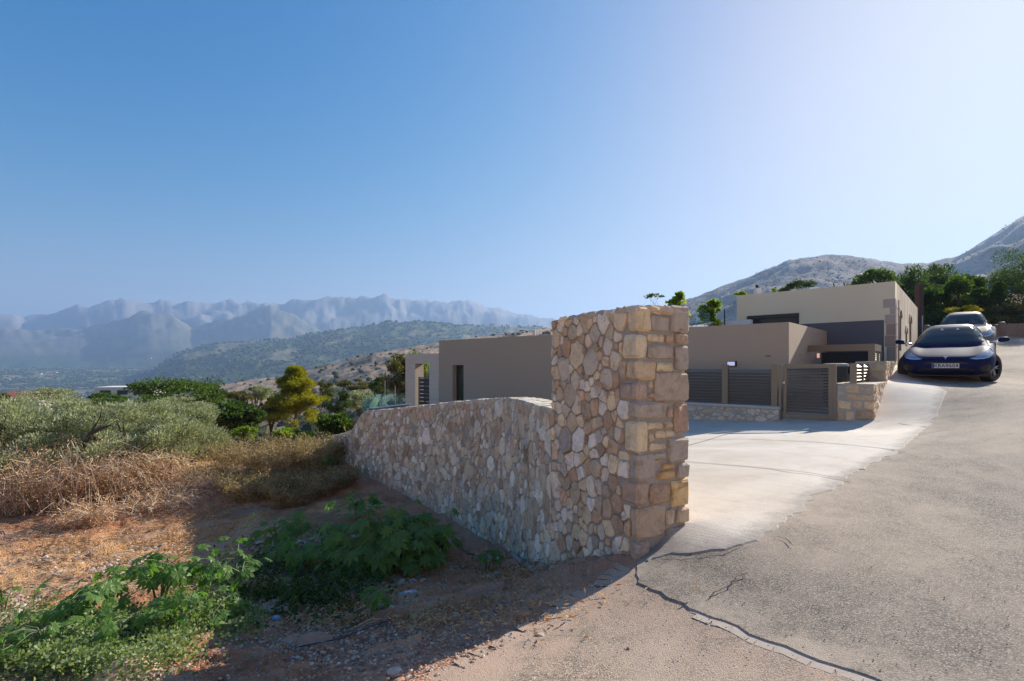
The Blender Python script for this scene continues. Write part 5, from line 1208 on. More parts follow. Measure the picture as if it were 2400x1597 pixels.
def crown_pts(rs, n, R3, K, cl, bias=.75, flatb=.3, low=-.35):
    """leaf positions: clumps through an uneven ellipsoid"""
    cen = []
    while len(cen) < K:
        p = rs.normal(0, 1, 3); p /= np.linalg.norm(p); 
        if p[2] < low: p[2] *= -.5
        cen.append(p*rs.uniform(.35, 1)**(1-bias+.2)*rs.uniform(.80, 1.08))
    cen = np.array(cen); w_ = rs.uniform(.5, 1.5, K); w_ /= w_.sum(); ci = rs.choice(K, n, p=w_); cr = rs.uniform(.6, 1.35, K)*cl
    o = rs.normal(0, 1, (n, 3)); o /= np.linalg.norm(o, axis=1)[:, None]; o *= (rs.random(n)**.45)[:, None]*cr[ci][:, None]
    o[:, 2] *= .75
    P_ = (cen[ci]+o)*np.array(R3); return P_, cen*np.array(R3), o
def tree(name, label, cat, x, y, zbase, R3, hc, mat, n=9000, leaf=.09, asp=.4, K=26, cl=.36, trunk=.12, seed=0, group=None, low=-.35, up=.4, parts=('crown', 'trunk')):
    rs = np.random.default_rng(seed+1000); e = empty(name, (x, y, zbase), 0, label, cat, group)
    P_, cen, o = crown_pts(rs, n, R3, K, cl, low=low)
    ax = o*np.array(R3)+rs.normal(0, .35, (n, 3))*np.mean(R3)*cl+np.array([0, 0, up*cl*np.mean(R3)]); V, Fq = leaf_quads(P_+np.array([0, 0, hc]), ax, leaf, asp, rs)
    link(parts[0], npmesh(parts[0], V, Fq), mat, e, False)
    if trunk:
        m = MB(); j = rs.normal(0, .08, 2)*hc; top = Vector((j[0], j[1], hc*.75)); m.tube([(0, 0, -.3), (j[0]*.4, j[1]*.3, hc*.35), top], [trunk*1.3, trunk, trunk*.7], 8)
        for c_ in cen[:min(K, 14)]:
            t_ = Vector((c_[0]*.92, c_[1]*.92, hc+c_[2]*.92)); md = top.lerp(t_, .5)+Vector(tuple(rs.normal(0, .06, 3)*hc)); m.tube([top.lerp(Vector((0, 0, hc*.3)), rs.uniform(0, .6)), md, t_], [trunk*.45, trunk*.25, trunk*.08], 5, False)
        m.build(parts[1], M_BARK, e, False)
    return e
def zat(py, Yv): return (HY-py)/F*Yv
def put(px, Yv): x = (px-CX)/F*Yv; return x, Yv, gz(x, Yv)
def tree_px(name, label, cat, px, Yv, top, bot, wpx, mat, seed, dep=1.0, **kw):
    """crown spanning image rows top..bot and wpx columns, at depth Yv"""
    x, y, zb = put(px, Yv); zt, zbt = zat(top, Yv), zat(bot, Yv); hc = (zt+zbt)/2-zb; rz = (zt-zbt)/2; rx = wpx/F*Yv/2
    return tree(name, label, cat, x, y, zb, (rx, rx*dep, rz), hc, mat, seed=seed, **kw)
# olives at the left, in a row
for i, (px, Yv, top, bot, wpx, lb) in enumerate(((15, 11.5, 945, 1150, 330, 'grey green olive tree at the left edge of the photo, behind the dry brush'),
        (165, 13.2, 940, 1120, 330, 'broad silvery olive tree second from the left edge, behind the dry brush'), (300, 12.3, 945, 1125, 300, 'silvery olive tree with a dark bent limb showing in its middle'),
        (425, 14.5, 955, 1095, 190, 'rightmost silvery olive tree beside the tan dry bushes'), (90, 17.5, 925, 1010, 260, 'farther olive tree peeping over the left olives'), (395, 18.5, 935, 1010, 200, 'farther olive tree below the dark green tree'))):
    tree_px('olive_tree', lb, 'olive tree', px, Yv, top, bot, wpx, OLIVE, 10+i, n=36000 if i < 4 else 12000, leaf=.08, asp=.27, K=80, cl=.25, trunk=.07, low=-1, up=.8, group='olive trees on the left slope')
m = MB(); b0 = P(228, 1035, 11.0); m.tube([b0, P(215, 1015, 11.0), P(240, 1003, 10.9), P(262, 996, 10.9)], [.07, .06, .035, .015], 7); m.tube([P(215, 1015, 11), P(198, 1040, 11), P(190, 1062, 11.1)], [.06, .05, .04], 7); m.tube([P(215, 1013, 11), P(236, 975, 11), P(238, 958, 11)], [.03, .018, .008], 6); tag(m.build('fallen_branch', M_BARK), 'dark bare bent branch sticking out of the olive foliage', 'branch')
# mid-ground trees and shrubs
mid = [('oak_tree', 'big dark green bushy tree behind the olives, left of the small farm building side', 'tree', 415, 27, 888, 975, 185, GREEN, 13000, .13, .5, 34),
 ('round_shrub', 'dark round shrub just right of the big green tree', 'shrub', 497, 33, 903, 955, 66, DARKG, 5000, .15, .5, 18),
 ('shrub', 'olive brown shrub left of the grey green round tree', 'shrub', 558, 40, 915, 945, 60, SCRUB, 4000, .17, .5, 16),
 ('small_tree', 'grey green round small tree left of the bright pine', 'tree', 605, 42, 902, 938, 56, OLIVE, 5000, .16, .4, 18),
 ('fig_tree', 'dark leafy fig tree at the left foot of the bright pine', 'tree', 545, 21, 945, 1012, 130, DARKG, 8000, .15, .7, 26),
 ('conical_shrub', 'dark green rounded conifer shrub right of the bright pine', 'shrub', 793, 30, 908, 972, 62, DARKG, 8000, .11, .3, 22),
 ('shrub', 'pale grey green bush left of the glass railing', 'shrub', 850, 33, 918, 968, 70, OLIVE, 6000, .14, .4, 20),
 ('shrub', 'yellow green rounded bush above the glass railing, farther off', 'shrub', 828, 50, 888, 918, 62, SCRUB, 5000, .18, .45, 18),
 ('shrub', 'dark bush behind the thin grey poles', 'shrub', 893, 38, 886, 925, 55, DARKG, 5000, .15, .45, 16),
 ('broadleaf_tree', 'tall green and yellow tree left against the travertine wall', 'tree', 937, 30, 838, 935, 85, SCRUB, 9000, .13, .5, 30),
 ('broadleaf_tree', 'yellow green treetops showing above and through the travertine wall', 'tree', 1000, 31, 820, 905, 70, LIME, 6000, .13, .5, 22),
 ('shrub', 'bright leafy bush at the far low end of the stone wall', 'shrub', 788, 15.5, 972, 1020, 75, GREEN, 5000, .10, .6, 20),
 ('shrub', 'yellowing bush with broad leaves in front of the pine trunk', 'shrub', 690, 16.5, 1005, 1035, 90, LIME, 3500, .10, .6, 16),
 ('shrub', 'small yellow green bush right of the dark fig tree', 'shrub', 575, 18.5, 1000, 1028, 55, LIME, 2500, .09, .5, 14),
 ('shrub', 'yellow tipped bush directly left of the pine', 'shrub', 640, 26, 935, 985, 55, SCRUB, 4000, .13, .5, 16),
 ('shrub', 'dry yellowish small tree right of the pine top', 'shrub', 760, 45, 893, 930, 38, SCRUB, 3000, .15, .4, 12),
 ('shrub', 'dark small bush under the grey green round tree', 'shrub', 530, 30, 938, 962, 70, GREEN, 3500, .13, .5, 16),
 ('shrub', 'yellow orange foliage cut by the left edge of the photo', 'shrub', -12, 20, 925, 985, 55, SCRUB, 4000, .12, .5, 14),
 ('shrub', 'green shrub left of the small farm building', 'shrub', 118, 40, 912, 935, 100, OLIVE, 5000, .15, .4, 18),
 ('shrub', 'long low green bush on the slope between olives and farm building', 'shrub', 245, 38, 925, 952, 90, GREEN, 4000, .15, .5, 16)]
for i, (nm, lb, ct, px, Yv, top, bot, wpx, mt, n, lf, asp, K) in enumerate(mid):
    tree_px(nm, lb, ct, px, Yv, top, bot, wpx, mt, 50+i, n=n, leaf=lf, asp=asp, K=K, cl=.34, trunk=.10 if ct == 'tree' else .05, low=-1)
# bright pine in tiers of needle tufts
x, y, zb = put(692, 25.5); rs = np.random.default_rng(9); e = empty('pine_tree', (x, y, zb), 0, 'bright yellow green pine tree with layered boughs in the middle distance', 'tree')
PV, PA_ = [], []; ztop = zat(865, 25.5)-zb; zlow = zat(985, 25.5)-zb; tips = []
for k in range(150):
    f = rs.random()**.8; z = zlow+(ztop-zlow)*f; rad = (1.75*(1-f)**.62)*(.75+.35*math.sin(f*19))+.08; a = rs.uniform(0, 6.283); r_ = rad*rs.uniform(.45, 1.0)
    if z < zlow+.5: r_ *= .9
    c_ = np.array([r_*math.cos(a), r_*math.sin(a), z-r_*.06]); tips.append(c_); n = 330
    o = rs.normal(0, 1, (n, 3)); o /= np.linalg.norm(o, axis=1)[:, None]; o *= (rs.random(n)**.5)[:, None]*np.array([.30, .30, .15]); PV.append(c_+o); PA_.append(o*1.2+np.array([0, 0, .16])+rs.normal(0, .06, (n, 3)))
V, Fq = leaf_quads(np.concatenate(PV), np.concatenate(PA_), .13, .10*1.6, rs); link('crown', npmesh('crown', V, Fq), PINE, e, False)
m = MB(); m.tube([(0, 0, -.3), (.05, 0, zlow+.5), (0, 0, ztop-.3)], [.12, .09, .02], 8)
for c_ in tips[::3]: m.tube([(0, 0, max(.5, c_[2]-.35)), tuple(c_)], [.03, .008], 4, False)
m.build('trunk', M_BARK, e, False)
# trees behind the cars and over the roofs on the right
rt = [('broadleaf_tree', 'dark dense tree just right of the rusty pole', 'tree', 2135, 26, 632, 790, 110, DARKG, 12000, .13, .45, 34),
 ('broadleaf_tree', 'tallest dark green tree in the clump behind the cars', 'tree', 2212, 28, 612, 790, 120, DARKG, 14000, .14, .45, 40),
 ('young_tree', 'bright green backlit small tree standing before the clump, dark stem', 'tree', 2254, 24, 650, 735, 84, GREEN, 9000, .11, .5, 20),
 ('young_tree', 'round bright topped tree at the right of the clump', 'tree', 2310, 25, 653, 735, 66, GREEN, 9000, .11, .5, 20),
 ('pine_tree', 'large dark pine cut by the right edge of the photo', 'tree', 2432, 26, 555, 765, 180, DARKG, 30000, .12, .25, 60),
 ('flowering_bush', 'bush covered in yellow flowers above the roof of the rear car', 'bush', 2258, 23.4, 716, 738, 66, YEL, 3500, .07, .8, 18),
 ('hedge_bush', 'scrubby bush above the retaining wall, right of the yellow flowers', 'bush', 2330, 24.4, 715, 790, 150, SCRUB, 12000, .10, .5, 34),
 ('hedge_bush', 'dark scrub bush low between rusty pole and rear car', 'bush', 2190, 24.2, 728, 800, 110, DARKG, 8000, .11, .5, 28),
 ('hedge_bush', 'ivy covered bush behind the yellow flowers', 'bush', 2250, 25.4, 722, 800, 130, GREEN, 9000, .11, .5, 28),
 ('hedge_bush', 'brownish dry bush at the right end above the retaining wall', 'bush', 2405, 24.2, 735, 800, 110, SCRUB, 8000, .10, .5, 28),
 ('hedge_bush', 'dark scrub filling the slope under the bright topped tree', 'bush', 2300, 26.5, 690, 800, 190, DARKG, 16000, .12, .5, 40),
 ('broadleaf_tree', 'dark tree at the back of the clump between pole and tallest tree', 'tree', 2168, 30, 636, 800, 110, GREEN, 12000, .15, .45, 30),
 ('roof_tree', 'green tree rising behind the flat roof of the cream house', 'tree', 2048, 24, 636, 700, 98, GREEN, 8000, .12, .4, 26),
 ('roof_tree', 'small dark tree over the middle of the cream house roof', 'tree', 1866, 27, 661, 700, 66, DARKG, 5000, .13, .3, 18),
 ('vine', 'yellow leaved vine just right of the pillar top', 'vine', 1597, 17, 690, 762, 56, LIME, 1300, .13, .8, 9),
 ('vine', 'fresh green vine between the glass screen and the iron post', 'vine', 1667, 16.6, 706, 768, 50, LIME, 1200, .15, .6, 9),
 ('vine', 'wispy dark twig tip over the pillar top', 'vine', 1532, 17, 690, 706, 36, DARKG, 260, .08, .5, 8),
 ('roof_plant', 'small light green plant at the left end of the cream house roof', 'plant', 1738, 17.6, 685, 696, 30, LIME, 500, .07, .5, 8),
 ('roof_plant', 'tiny bright plant on the cream house roof edge', 'plant', 1813, 16.6, 678, 687, 12, LIME, 200, .06, .5, 5)]
for i, (nm, lb, ct, px, Yv, top, bot, wpx, mt, n, lf, asp, K) in enumerate(rt):
    e = tree_px(nm, lb, ct, px, Yv, top, bot, wpx, mt, 90+i, n=n, leaf=lf, asp=asp, K=K, cl=.32, trunk=.07 if ct == 'tree' else (.02 if ct != 'plant' else .008), low=-1)
# castor oil plants: palmate leaves, every leaf a part
def castor_leaf(lobes, seed):
    rs = random.Random(seed); v = [(0, 0, 0)]; n = lobes
    for i in range(n):
        a = R(-150+300*i/(n-1)); L = (1-.42*abs(i-(n-1)/2)/((n-1)/2))*rs.uniform(.92, 1.05); da = R(300/(n-1))
        dip = -.22*L
        v += [(.42*math.sin(a-da*.5)*.9, .42*math.cos(a-da*.5)*.9, .02), (.68*L*math.sin(a-da*.36), .68*L*math.cos(a-da*.36), -.03), (L*math.sin(a), L*math.cos(a), dip), (.68*L*math.sin(a+da*.36), .68*L*math.cos(a+da*.36), -.03), (.46*L*math.sin(a), .46*L*math.cos(a), .05)]
    v.append((.42*math.sin(R(-150+300)+R(300/(n-1))*.5)*.9, .42*math.cos(R(150)+R(300/(n-1))*.5)*.9, .02)); f = []
    for i in range(n):
        b = 1+i*5; nx = b+5
        f += [(0, b, b+4), (b, b+1, b+4), (b+1, b+2, b+4), (b+4, b+2, b+3), (b+4, b+3, nx), (0, b+4, nx)]
    me = bpy.data.meshes.new('leaf'); me.from_pydata(v, [], f); me.materials.append(CASTOR); return me
LEAVES = [castor_leaf(7, 1), castor_leaf(9, 2), castor_leaf(8, 3)]
def castor(px, py, hgt, spread, nleaf, size, label, seed, stalks=3, low=.0):
    x, y = gp(px, py); z = gz(x, y); rs = random.Random(seed); e = empty('castor_plant', (x, y, z), 0, label, 'plant', 'castor oil plants on the waste ground'); m = MB(); tips = []
    for s in range(stalks):
        a = rs.uniform(0, 6.283); r_ = spread*rs.uniform(.1, .6); h = hgt*rs.uniform(.6, 1); tp = Vector((r_*math.cos(a), r_*math.sin(a), h)); md = tp*.5+Vector((0, 0, .05)); m.tube([(0, 0, -.05), md, tp], [.012, .01, .006], 6); tips.append((md, tp))
    for k in range(nleaf):
        md, tp = tips[k % stalks]; t_ = rs.random()**(.6+low); s0 = md.lerp(tp, t_); a = rs.uniform(0, 6.283); L = spread*rs.uniform(.25, .85); lf = s0+Vector((L*math.cos(a), L*math.sin(a), L*rs.uniform(-.15-.5*low, .6-.3*low)))
        lf.z = max(lf.z, .04)
        m.tube([s0, s0.lerp(lf, .5)+Vector((0, 0, .03)), lf], [.004, .003, .003], 4, False)
        o = bpy.data.objects.new('leaf', LEAVES[rs.randrange(3)]); COL.objects.link(o); o.parent = e; o.location = lf
        sc = size*rs.uniform(.42, 1.05); o.scale = (sc, sc, sc)
        out = Vector((math.cos(a), math.sin(a), 0)); nrm = (Vector((0, 0, 1))*rs.uniform(.5, 1.2)+out*rs.uniform(.1, .8)+Vector((rs.gauss(0, .25), rs.gauss(0, .25), 0))+Vector((0, -.25, 0))).normalized()
        yv = (out-nrm*out.dot(nrm)).normalized(); xv = yv.cross(nrm); o.rotation_euler = Matrix((xv, yv, nrm)).transposed().to_euler()
    m.build('stem', STEM, e, False)
cs_ = [(372, 1432, .62, .42, 46, .17, 'tall bright castor plant in full sun left of the wall shadow'), (545, 1420, .55, .34, 34, .15, 'bright castor plant standing at the shadow edge'),
 (262, 1432, .40, .42, 34, .15, 'sunlit castor plant left of the tallest one'), (165, 1490, .45, .42, 40, .14, 'leafy castor plant in the middle of the left patch'),
 (105, 1540, .28, .30, 18, .11, 'castor plant low in the left patch, near the photo edge'), (30, 1560, .25, .26, 14, .11, 'castor plant at the lower left corner'), (285, 1515, .26, .3, 18, .11, 'castor plant with yellowing leaves mid patch'),
 (445, 1490, .34, .30, 24, .12, 'short castor plant beside the sunlit dirt gap'), (8, 1440, .35, .25, 14, .12, 'castor leaves cut by the left edge'),
 (655, 1305, .42, .55, 34, .16, 'castor plant half in shadow with bright back leaves'), (760, 1290, .40, .55, 32, .16, 'shaded castor plant between rubble and wall'),
 (930, 1335, .78, .75, 150, .19, 'largest castor bush, dark in the shade against the stone wall'), (850, 1350, .5, .55, 70, .17, 'shaded castor bush at the left side of the largest one'), (990, 1318, .62, .5, 80, .18, 'right hand shaded castor bush touching the stone wall'),
 (800, 1330, .38, .5, 50, .15, 'low shaded castor plant at the left foot of the big mound'), (700, 1340, .32, .5, 40, .14, 'low shaded castor plant beside the rubble ridge'), (840, 1230, .5, .4, 26, .16, 'shaded castor plant behind the largest bush'),
 (880, 1440, .20, .16, 12, .10, 'small dark castor seedling beside the split wood'), (1140, 1345, .22, .18, 14, .10, 'small castor seedling near the wall foot'), (505, 1475, .22, .22, 14, .10, 'small castor plant at the bottom edge of the sunlit gap'),
 (480, 1400, .3, .25, 16, .12, 'castor plant between the two bright ones'), (780, 1110, .4, .3, 16, .14, 'castor leaves against the far foot of the stone wall')]
for i, c_ in enumerate(cs_): castor(*c_, seed=200+i, stalks=3 if c_[4] < 40 else 6, low=.8 if c_[4] > 49 else .2)
# low creeping plants, nobody could count them
def carpet(name, regs, n, leaf, asp, mat, seed, hmax, label=None, up=.6):
    rs = np.random.default_rng(seed); C = []
    for (px, py, wx, wy, w_) in regs:
        k = int(n*w_); u = rs.normal(0, .45, k); v = rs.normal(0, .45, k); q = gpn(px+u*wx, py+v*wy); C += q
    C = np.array(C); dn = fbm(C[:, 0]/.35, C[:, 1]/.35, 3, seed); C = C[dn > .42]; z = G(C[:, 0], C[:, 1]); hh = rs.random(len(C))**1.3*hmax*(.4+1.2*fbm(C[:, 0]/.5, C[:, 1]/.5, 3, seed+4))
    P3 = np.c_[C, z+hh+.01]; ax = rs.normal(0, 1, P3.shape); ax[:, 2] = np.abs(ax[:, 2])*up+.1
    V, Fq = leaf_quads(P3, ax, leaf, asp, rs); return tag(link(name, npmesh(name, V, Fq), mat), label, kind='stuff')
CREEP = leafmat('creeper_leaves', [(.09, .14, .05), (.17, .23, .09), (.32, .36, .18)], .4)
carpet('creeping_weeds', [(180, 1545, 230, 55, .45), (330, 1500, 150, 60, .3), (120, 1480, 150, 50, .15), (430, 1450, 90, 40, .14), (560, 1460, 60, 40, .06)], 34000, .03, .8, CREEP, 301, .16)
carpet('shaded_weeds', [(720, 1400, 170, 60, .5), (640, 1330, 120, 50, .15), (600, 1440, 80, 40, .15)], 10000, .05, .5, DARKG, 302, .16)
carpet('dry_litter', [(430, 1230, 300, 60, .4), (250, 1290, 250, 45, .3), (640, 1130, 150, 60, .3), (950, 1400, 380, 90, .35), (1150, 1330, 160, 40, .2)], 20000, .05, .25, DRY, 303, .04, up=.15)
carpet('dry_grass', [(560, 1075, 150, 40, .4), (470, 1050, 110, 30, .3), (650, 1040, 140, 28, .3)], 16000, .16, .05, DRY, 304, .25, up=2.0)
# dry brush: tangles of bowed twigs and shrivelled leaves
def brush(px, py, Rx, Rz, label, seed, ntw=130, nleaf=5000, arch=True, leafm=DRY, nm='dry_brush', th=.011, dep=.7):
    x, y = gp(px, py); y += Rx*.4; x *= (y)/(y-Rx*.4); z = gz(x, y); rs = np.random.default_rng(seed); e = empty(nm, (x, y, z), 0, label, 'dry bush', 'dead brush and dry bushes on the slope'); m = MB(); lp_ = []
    for k in range(ntw):
        a = rs.uniform(0, 6.283); b = a+rs.normal(0, .9); r0 = Rx*rs.uniform(0, .35); p0 = Vector((r0*math.cos(b), r0*math.sin(b)*dep, -.03)); L = rs.uniform(.6, 1.1)
        if arch: p1 = Vector((Rx*.55*L*math.cos(a), Rx*.55*L*math.sin(a)*dep, Rz*rs.uniform(.3, 1.35))); p2 = Vector((Rx*1.05*L*math.cos(a+.2), Rx*1.05*L*math.sin(a+.2)*dep, Rz*rs.uniform(.02, .8)))
        else: p1 = p0.lerp(Vector((Rx*.5*math.cos(a), Rx*.5*math.sin(a)*dep, Rz*.6)), .9); p2 = Vector((Rx*L*math.cos(a)*.9, Rx*L*math.sin(a)*dep*.9, Rz*rs.uniform(.5, 1.1)))
        pts_ = []
        for j in range(6): t_ = j/5; q = p0*(1-t_)**2+p1*2*t_*(1-t_)+p2*t_*t_+Vector(tuple(rs.normal(0, .055, 3)*Rx)); pts_.append(q); lp_.append(q)
        tw = th*rs.uniform(.5, 1.3); m.tube(pts_, [tw*(1-.75*j/5) for j in range(6)], 3, False)
        for s in range(3):
            q0 = pts_[rs.integers(1, 5)]; dq = Vector(tuple(rs.normal(0, 1, 3))).normalized()*Rx*.25; m.tube([q0, q0+dq*.5+Vector((0, 0, -.02)), q0+dq], [tw*.4, tw*.3, tw*.15], 3, False); lp_ += [q0+dq*.5, q0+dq]
    m.build('twigs', TWIG, e, False, recalc=False)
    Lp = np.array([tuple(q) for q in lp_]); C = Lp[rs.integers(len(Lp), size=nleaf)]+rs.normal(0, .05, (nleaf, 3))*Rx; C[:, 2] = np.maximum(C[:, 2], .0); V, Fq = leaf_quads(C, rs.normal(0, 1, (nleaf, 3))+np.array([0, 0, -.4]), .045, .45, rs); link('dry_foliage', npmesh('dry_foliage', V, Fq), leafm, e, False)
brush(60, 1215, 1.4, 1.15, 'heap of cut dead brush at the left edge below the olives', 1, 150, 4500)
brush(165, 1205, 1.35, 1.35, 'tallest heap of cut dead brush with bowed pale stems', 2, 190, 4500)
brush(275, 1185, 1.2, 1.15, 'heap of dead brush right of the tallest heap', 3, 150, 4500)
brush(350, 1160, 1.1, .95, 'leafy tan end of the dead brush heap', 4, 120, 6000)
brush(110, 1170, 1.4, 1.5, 'dead brush piled behind the leftmost heap, up against the olives', 7, 130, 6000)
brush(225, 1240, .8, .55, 'small loose front tuft of the dead brush with pale stems', 8, 80, 1500)
brush(390, 1205, .9, .35, 'sprawling pale twigs at the right foot of the brush heap', 9, 80, 1500)
brush(430, 1165, 1.0, .3, 'flattened grey twigs lying before the dry bushes', 5, 110, 1500)
brush(520, 1150, 1.1, .35, 'low straw coloured twigs at the shadow edge', 6, 110, 2500)
BROWNB = leafmat('brown_bush_leaves', [(.16, .11, .055), (.28, .20, .10), (.42, .33, .17)], .3)
for i, (px, py, rx, rz, lb) in enumerate([(465, 1085, .75, .65, 'tan twiggy bush right of the olive row'), (535, 1105, .7, .7, 'tan twiggy bush second from the olive row'), (605, 1120, .7, .8, 'brown twiggy bush partly in wall shadow'), (665, 1130, .75, .85, 'dense brown bush in wall shadow left of the wall end'),
        (725, 1120, .7, .85, 'dark brown bush against the far end of the stone wall'), (590, 1180, .7, .4, 'low dark brown brush in the shadow'), (690, 1190, .7, .4, 'low brown brush at the castor plants'), (640, 1050, .7, .5, 'sunlit yellow brown bush below the pine'), (560, 1045, .7, .5, 'sunlit tan bush below the fig tree'), (720, 1045, .7, .55, 'sunlit yellow brown bush before the wall end'), (500, 1030, .8, .45, 'pale dry bush behind the tan bushes'), (485, 1140, .6, .4, 'low tan bush before the tan twiggy bushes'), (560, 1160, .65, .4, 'low brown bush where the wall shadow begins'), (640, 1175, .65, .45, 'shaded low brown bush left of the castor plants'), (745, 1170, .6, .5, 'shaded brown bush close to the wall face'), (770, 1095, .55, .6, 'brown bush touching the low end of the wall'), (800, 1150, .5, .4, 'small shaded brown bush against the stone wall'), (670, 1085, .7, .6, 'brown bush in the middle of the dry thicket'), (610, 1075, .7, .55, 'tan bush in the middle of the dry thicket')]):
    brush(px, py, rx, rz, lb, 20+i, 90, 5500, False, BROWNB, 'dry_bush', .006)
# straw and stalks on the bare earth
rs = np.random.default_rng(44); m = MB()
for k in range(1100):
    px, py = (rs.uniform(0, 560), rs.uniform(1230, 1400)) if rs.random() < .7 else (rs.uniform(300, 1000), rs.uniform(1180, 1480)); x, y = gp(px, py); z = gz(x, y); a = rs.normal(.35, .5); L = rs.uniform(.08, .35)
    m.tube([(x, y, z+.015), (x+L*.5*math.cos(a), y+L*.5*math.sin(a), z+.03+.03*rs.random()), (x+L*math.cos(a), y+L*math.sin(a), gz(x+L*math.cos(a), y+L*math.sin(a))+.02)], [.003, .003, .0015], 3, False)
tag(m.build('straw', STRAWM, recalc=False), kind='stuff')
# far-off bushes: rounded clumps scattered over the hills
def blobs(name, mask, n, smin, smax, mat, seed, zmin=None):
    rs = np.random.default_rng(seed); idx = np.flatnonzero(mask.ravel()); A = np.hypot(FARX, FARY).ravel()[idx]; k = rs.choice(idx, min(n, len(idx)*3))
    x = FARX.ravel()[k]+rs.normal(0, 1, len(k))*A.mean()*.004; y = FARY.ravel()[k]+rs.normal(0, 1, len(k))*A.mean()*.006; z = FARZ.ravel()[k]
    ico = bmesh.new(); bmesh.ops.create_icosphere(ico, subdivisions=1, radius=1); iv = np.array([tuple(v.co) for v in ico.verts]); ico.verts.index_update(); fi = np.array([[v.index for v in f.verts] for f in ico.faces]); ico.free()
    s = rs.uniform(smin, smax, len(k))*rs.choice([.6, 1, 1.3], len(k)); V = iv[None]*(s[:, None, None]*np.array([1, 1, .7]))*(1+rs.normal(0, .18, (len(k), 12, 1)))+np.stack([x, y, z+s*.35], -1)[:, None, :]
    Fa = (fi[None]+(np.arange(len(k))*12)[:, None, None]).reshape(-1, 3); return tag(link(name, npmesh(name, V.reshape(-1, 3), Fa), mat), kind='stuff')
def m_blob(name, cols):
    m, t, b = nodes(name); g = t.nodes.new('ShaderNodeNewGeometry'); c = ramp(t, g.outputs['Random Per Island'], list(zip((0, .5, 1), cols))); t.links.new(c, b.inputs['Base Color']); b.inputs['Roughness'].default_value = 1; b.inputs['Specular IOR Level'].default_value = .1
    v = coords(t, obj=False); bump(t, b, noise(t, v, .8, 4, .7), 1, .6); return m
MB1 = m_blob('hill_scrub', [(.05, .06, .03), (.09, .09, .045), (.13, .12, .06)]); MB2 = m_blob('olive_groves', [(.025, .045, .02), (.05, .075, .03), (.085, .11, .05)])
rr_ = np.hypot(FARX, FARY); pxs = CX+F*FARX/np.maximum(1, FARY); vis = (FARY > 0) & (pxs > -150) & (pxs < 2550); n_b2 = fbm(FARX/60, FARY/60, 4, 102); n_a2 = fbm(FARX/260, FARY/260, 5, 101)
fieldm = n_a2*.45+n_b2*.55 > .6
blobs('hillside_scrub', vis & (FARI == 3) & (pxs > 400), 1900, 1.0, 2.6, MB1, 1)
blobs('slope_scrub', vis & (FARI < 0) & (rr_ < 600) & (rr_ > 90), 3500, .9, 2.0, MB1, 5)
blobs('valley_trees', (pxs < 760) & vis & ((FARI < 0) | (FARR < .16)) & (rr_ > 800) & (rr_ < 3700) & ~fieldm, 36000, 2.2, 5, MB2, 2)
blobs('green_hill_trees', vis & (FARI == 2) & ~fieldm, 16000, 3.5, 7, MB2, 3)
blobs('mountain_scrub', vis & (FARI == 4) & (rr_ > 420) & (FARR < .93), 12000, .6, 1.4, MB1, 4)
# farm houses in the valley, each a thing
MH = flat('valley_white', (.70, .66, .60), .9, bmp=0); MR_ = flat('valley_tile_roof', (.38, .14, .09), .9, bmp=0); MG = flat('valley_window', (.05, .05, .06), .5, bmp=0)
def farm(px, Yv, w_, d, h, roof, label, group=None, rz=.4, zo=None, name='farmhouse'):
    x = (px-CX)/F*Yv; r_ = math.hypot(x, Yv); z = gz(x, Yv) if zo is None else zo; e = empty(name, (x, Yv, z), rz, label, 'house', group)
    bbox_obj('walls', (-w_/2, -d/2, -h), (w_/2, d/2, h), MH, e, world=False)
    if roof:
        m = MB(); a = w_/2+.4; b = d/2+.4
        v = [m.bm.verts.new(c_) for c_ in ((-a, -b, h), (a, -b, h), (a, b, h), (-a, b, h), (-a, 0, h+d*.28), (a, 0, h+d*.28))]
        for f in ((0,1,5,4),(2,3,4,5),(1,2,5),(0,4,3),(0,3,2,1)): m.bm.faces.new([v[i] for i in f])
        m.build('roof', MR_, e, False)
    for i in range(3): bbox_obj('window', (-w_*.3+i*w_*.3-.5, -d/2-.08, h*.3), (-w_*.3+i*w_*.3+.5, -d/2+.0-.01, h*.7), MG, e, world=False)
    return e
farm(308, 58, 5.5, 4, 1.2, False, 'low white flat roofed farm building behind the olives', rz=.25, zo=zat(930, 58)-0, name='farm_building')
farm(74, 66, 4.5, 3.5, 1.0, True, 'white cottage with red tiled roof at the left behind the olives', rz=.1, zo=zat(951, 66), name='cottage')
rs = random.Random(3)
hs2 = [(70, 1350), (103, 1700), (132, 2300), (145, 2350), (262, 2900), (285, 2950), (300, 2900), (22, 1900), (280, 1600), (212, 2000), (270, 1500), (340, 2500), (160, 2600), (95, 2200), (352, 3100), (40, 2600), (240, 2400), (185, 1450)]
for i, (px, Yv) in enumerate(hs2): farm(px, Yv, rs.uniform(10, 20), 9, 3.5, rs.random() < .35, 'tiny pale farmhouse scattered in the far valley', 'far farmhouses in the valley', rs.uniform(-.6, .6))
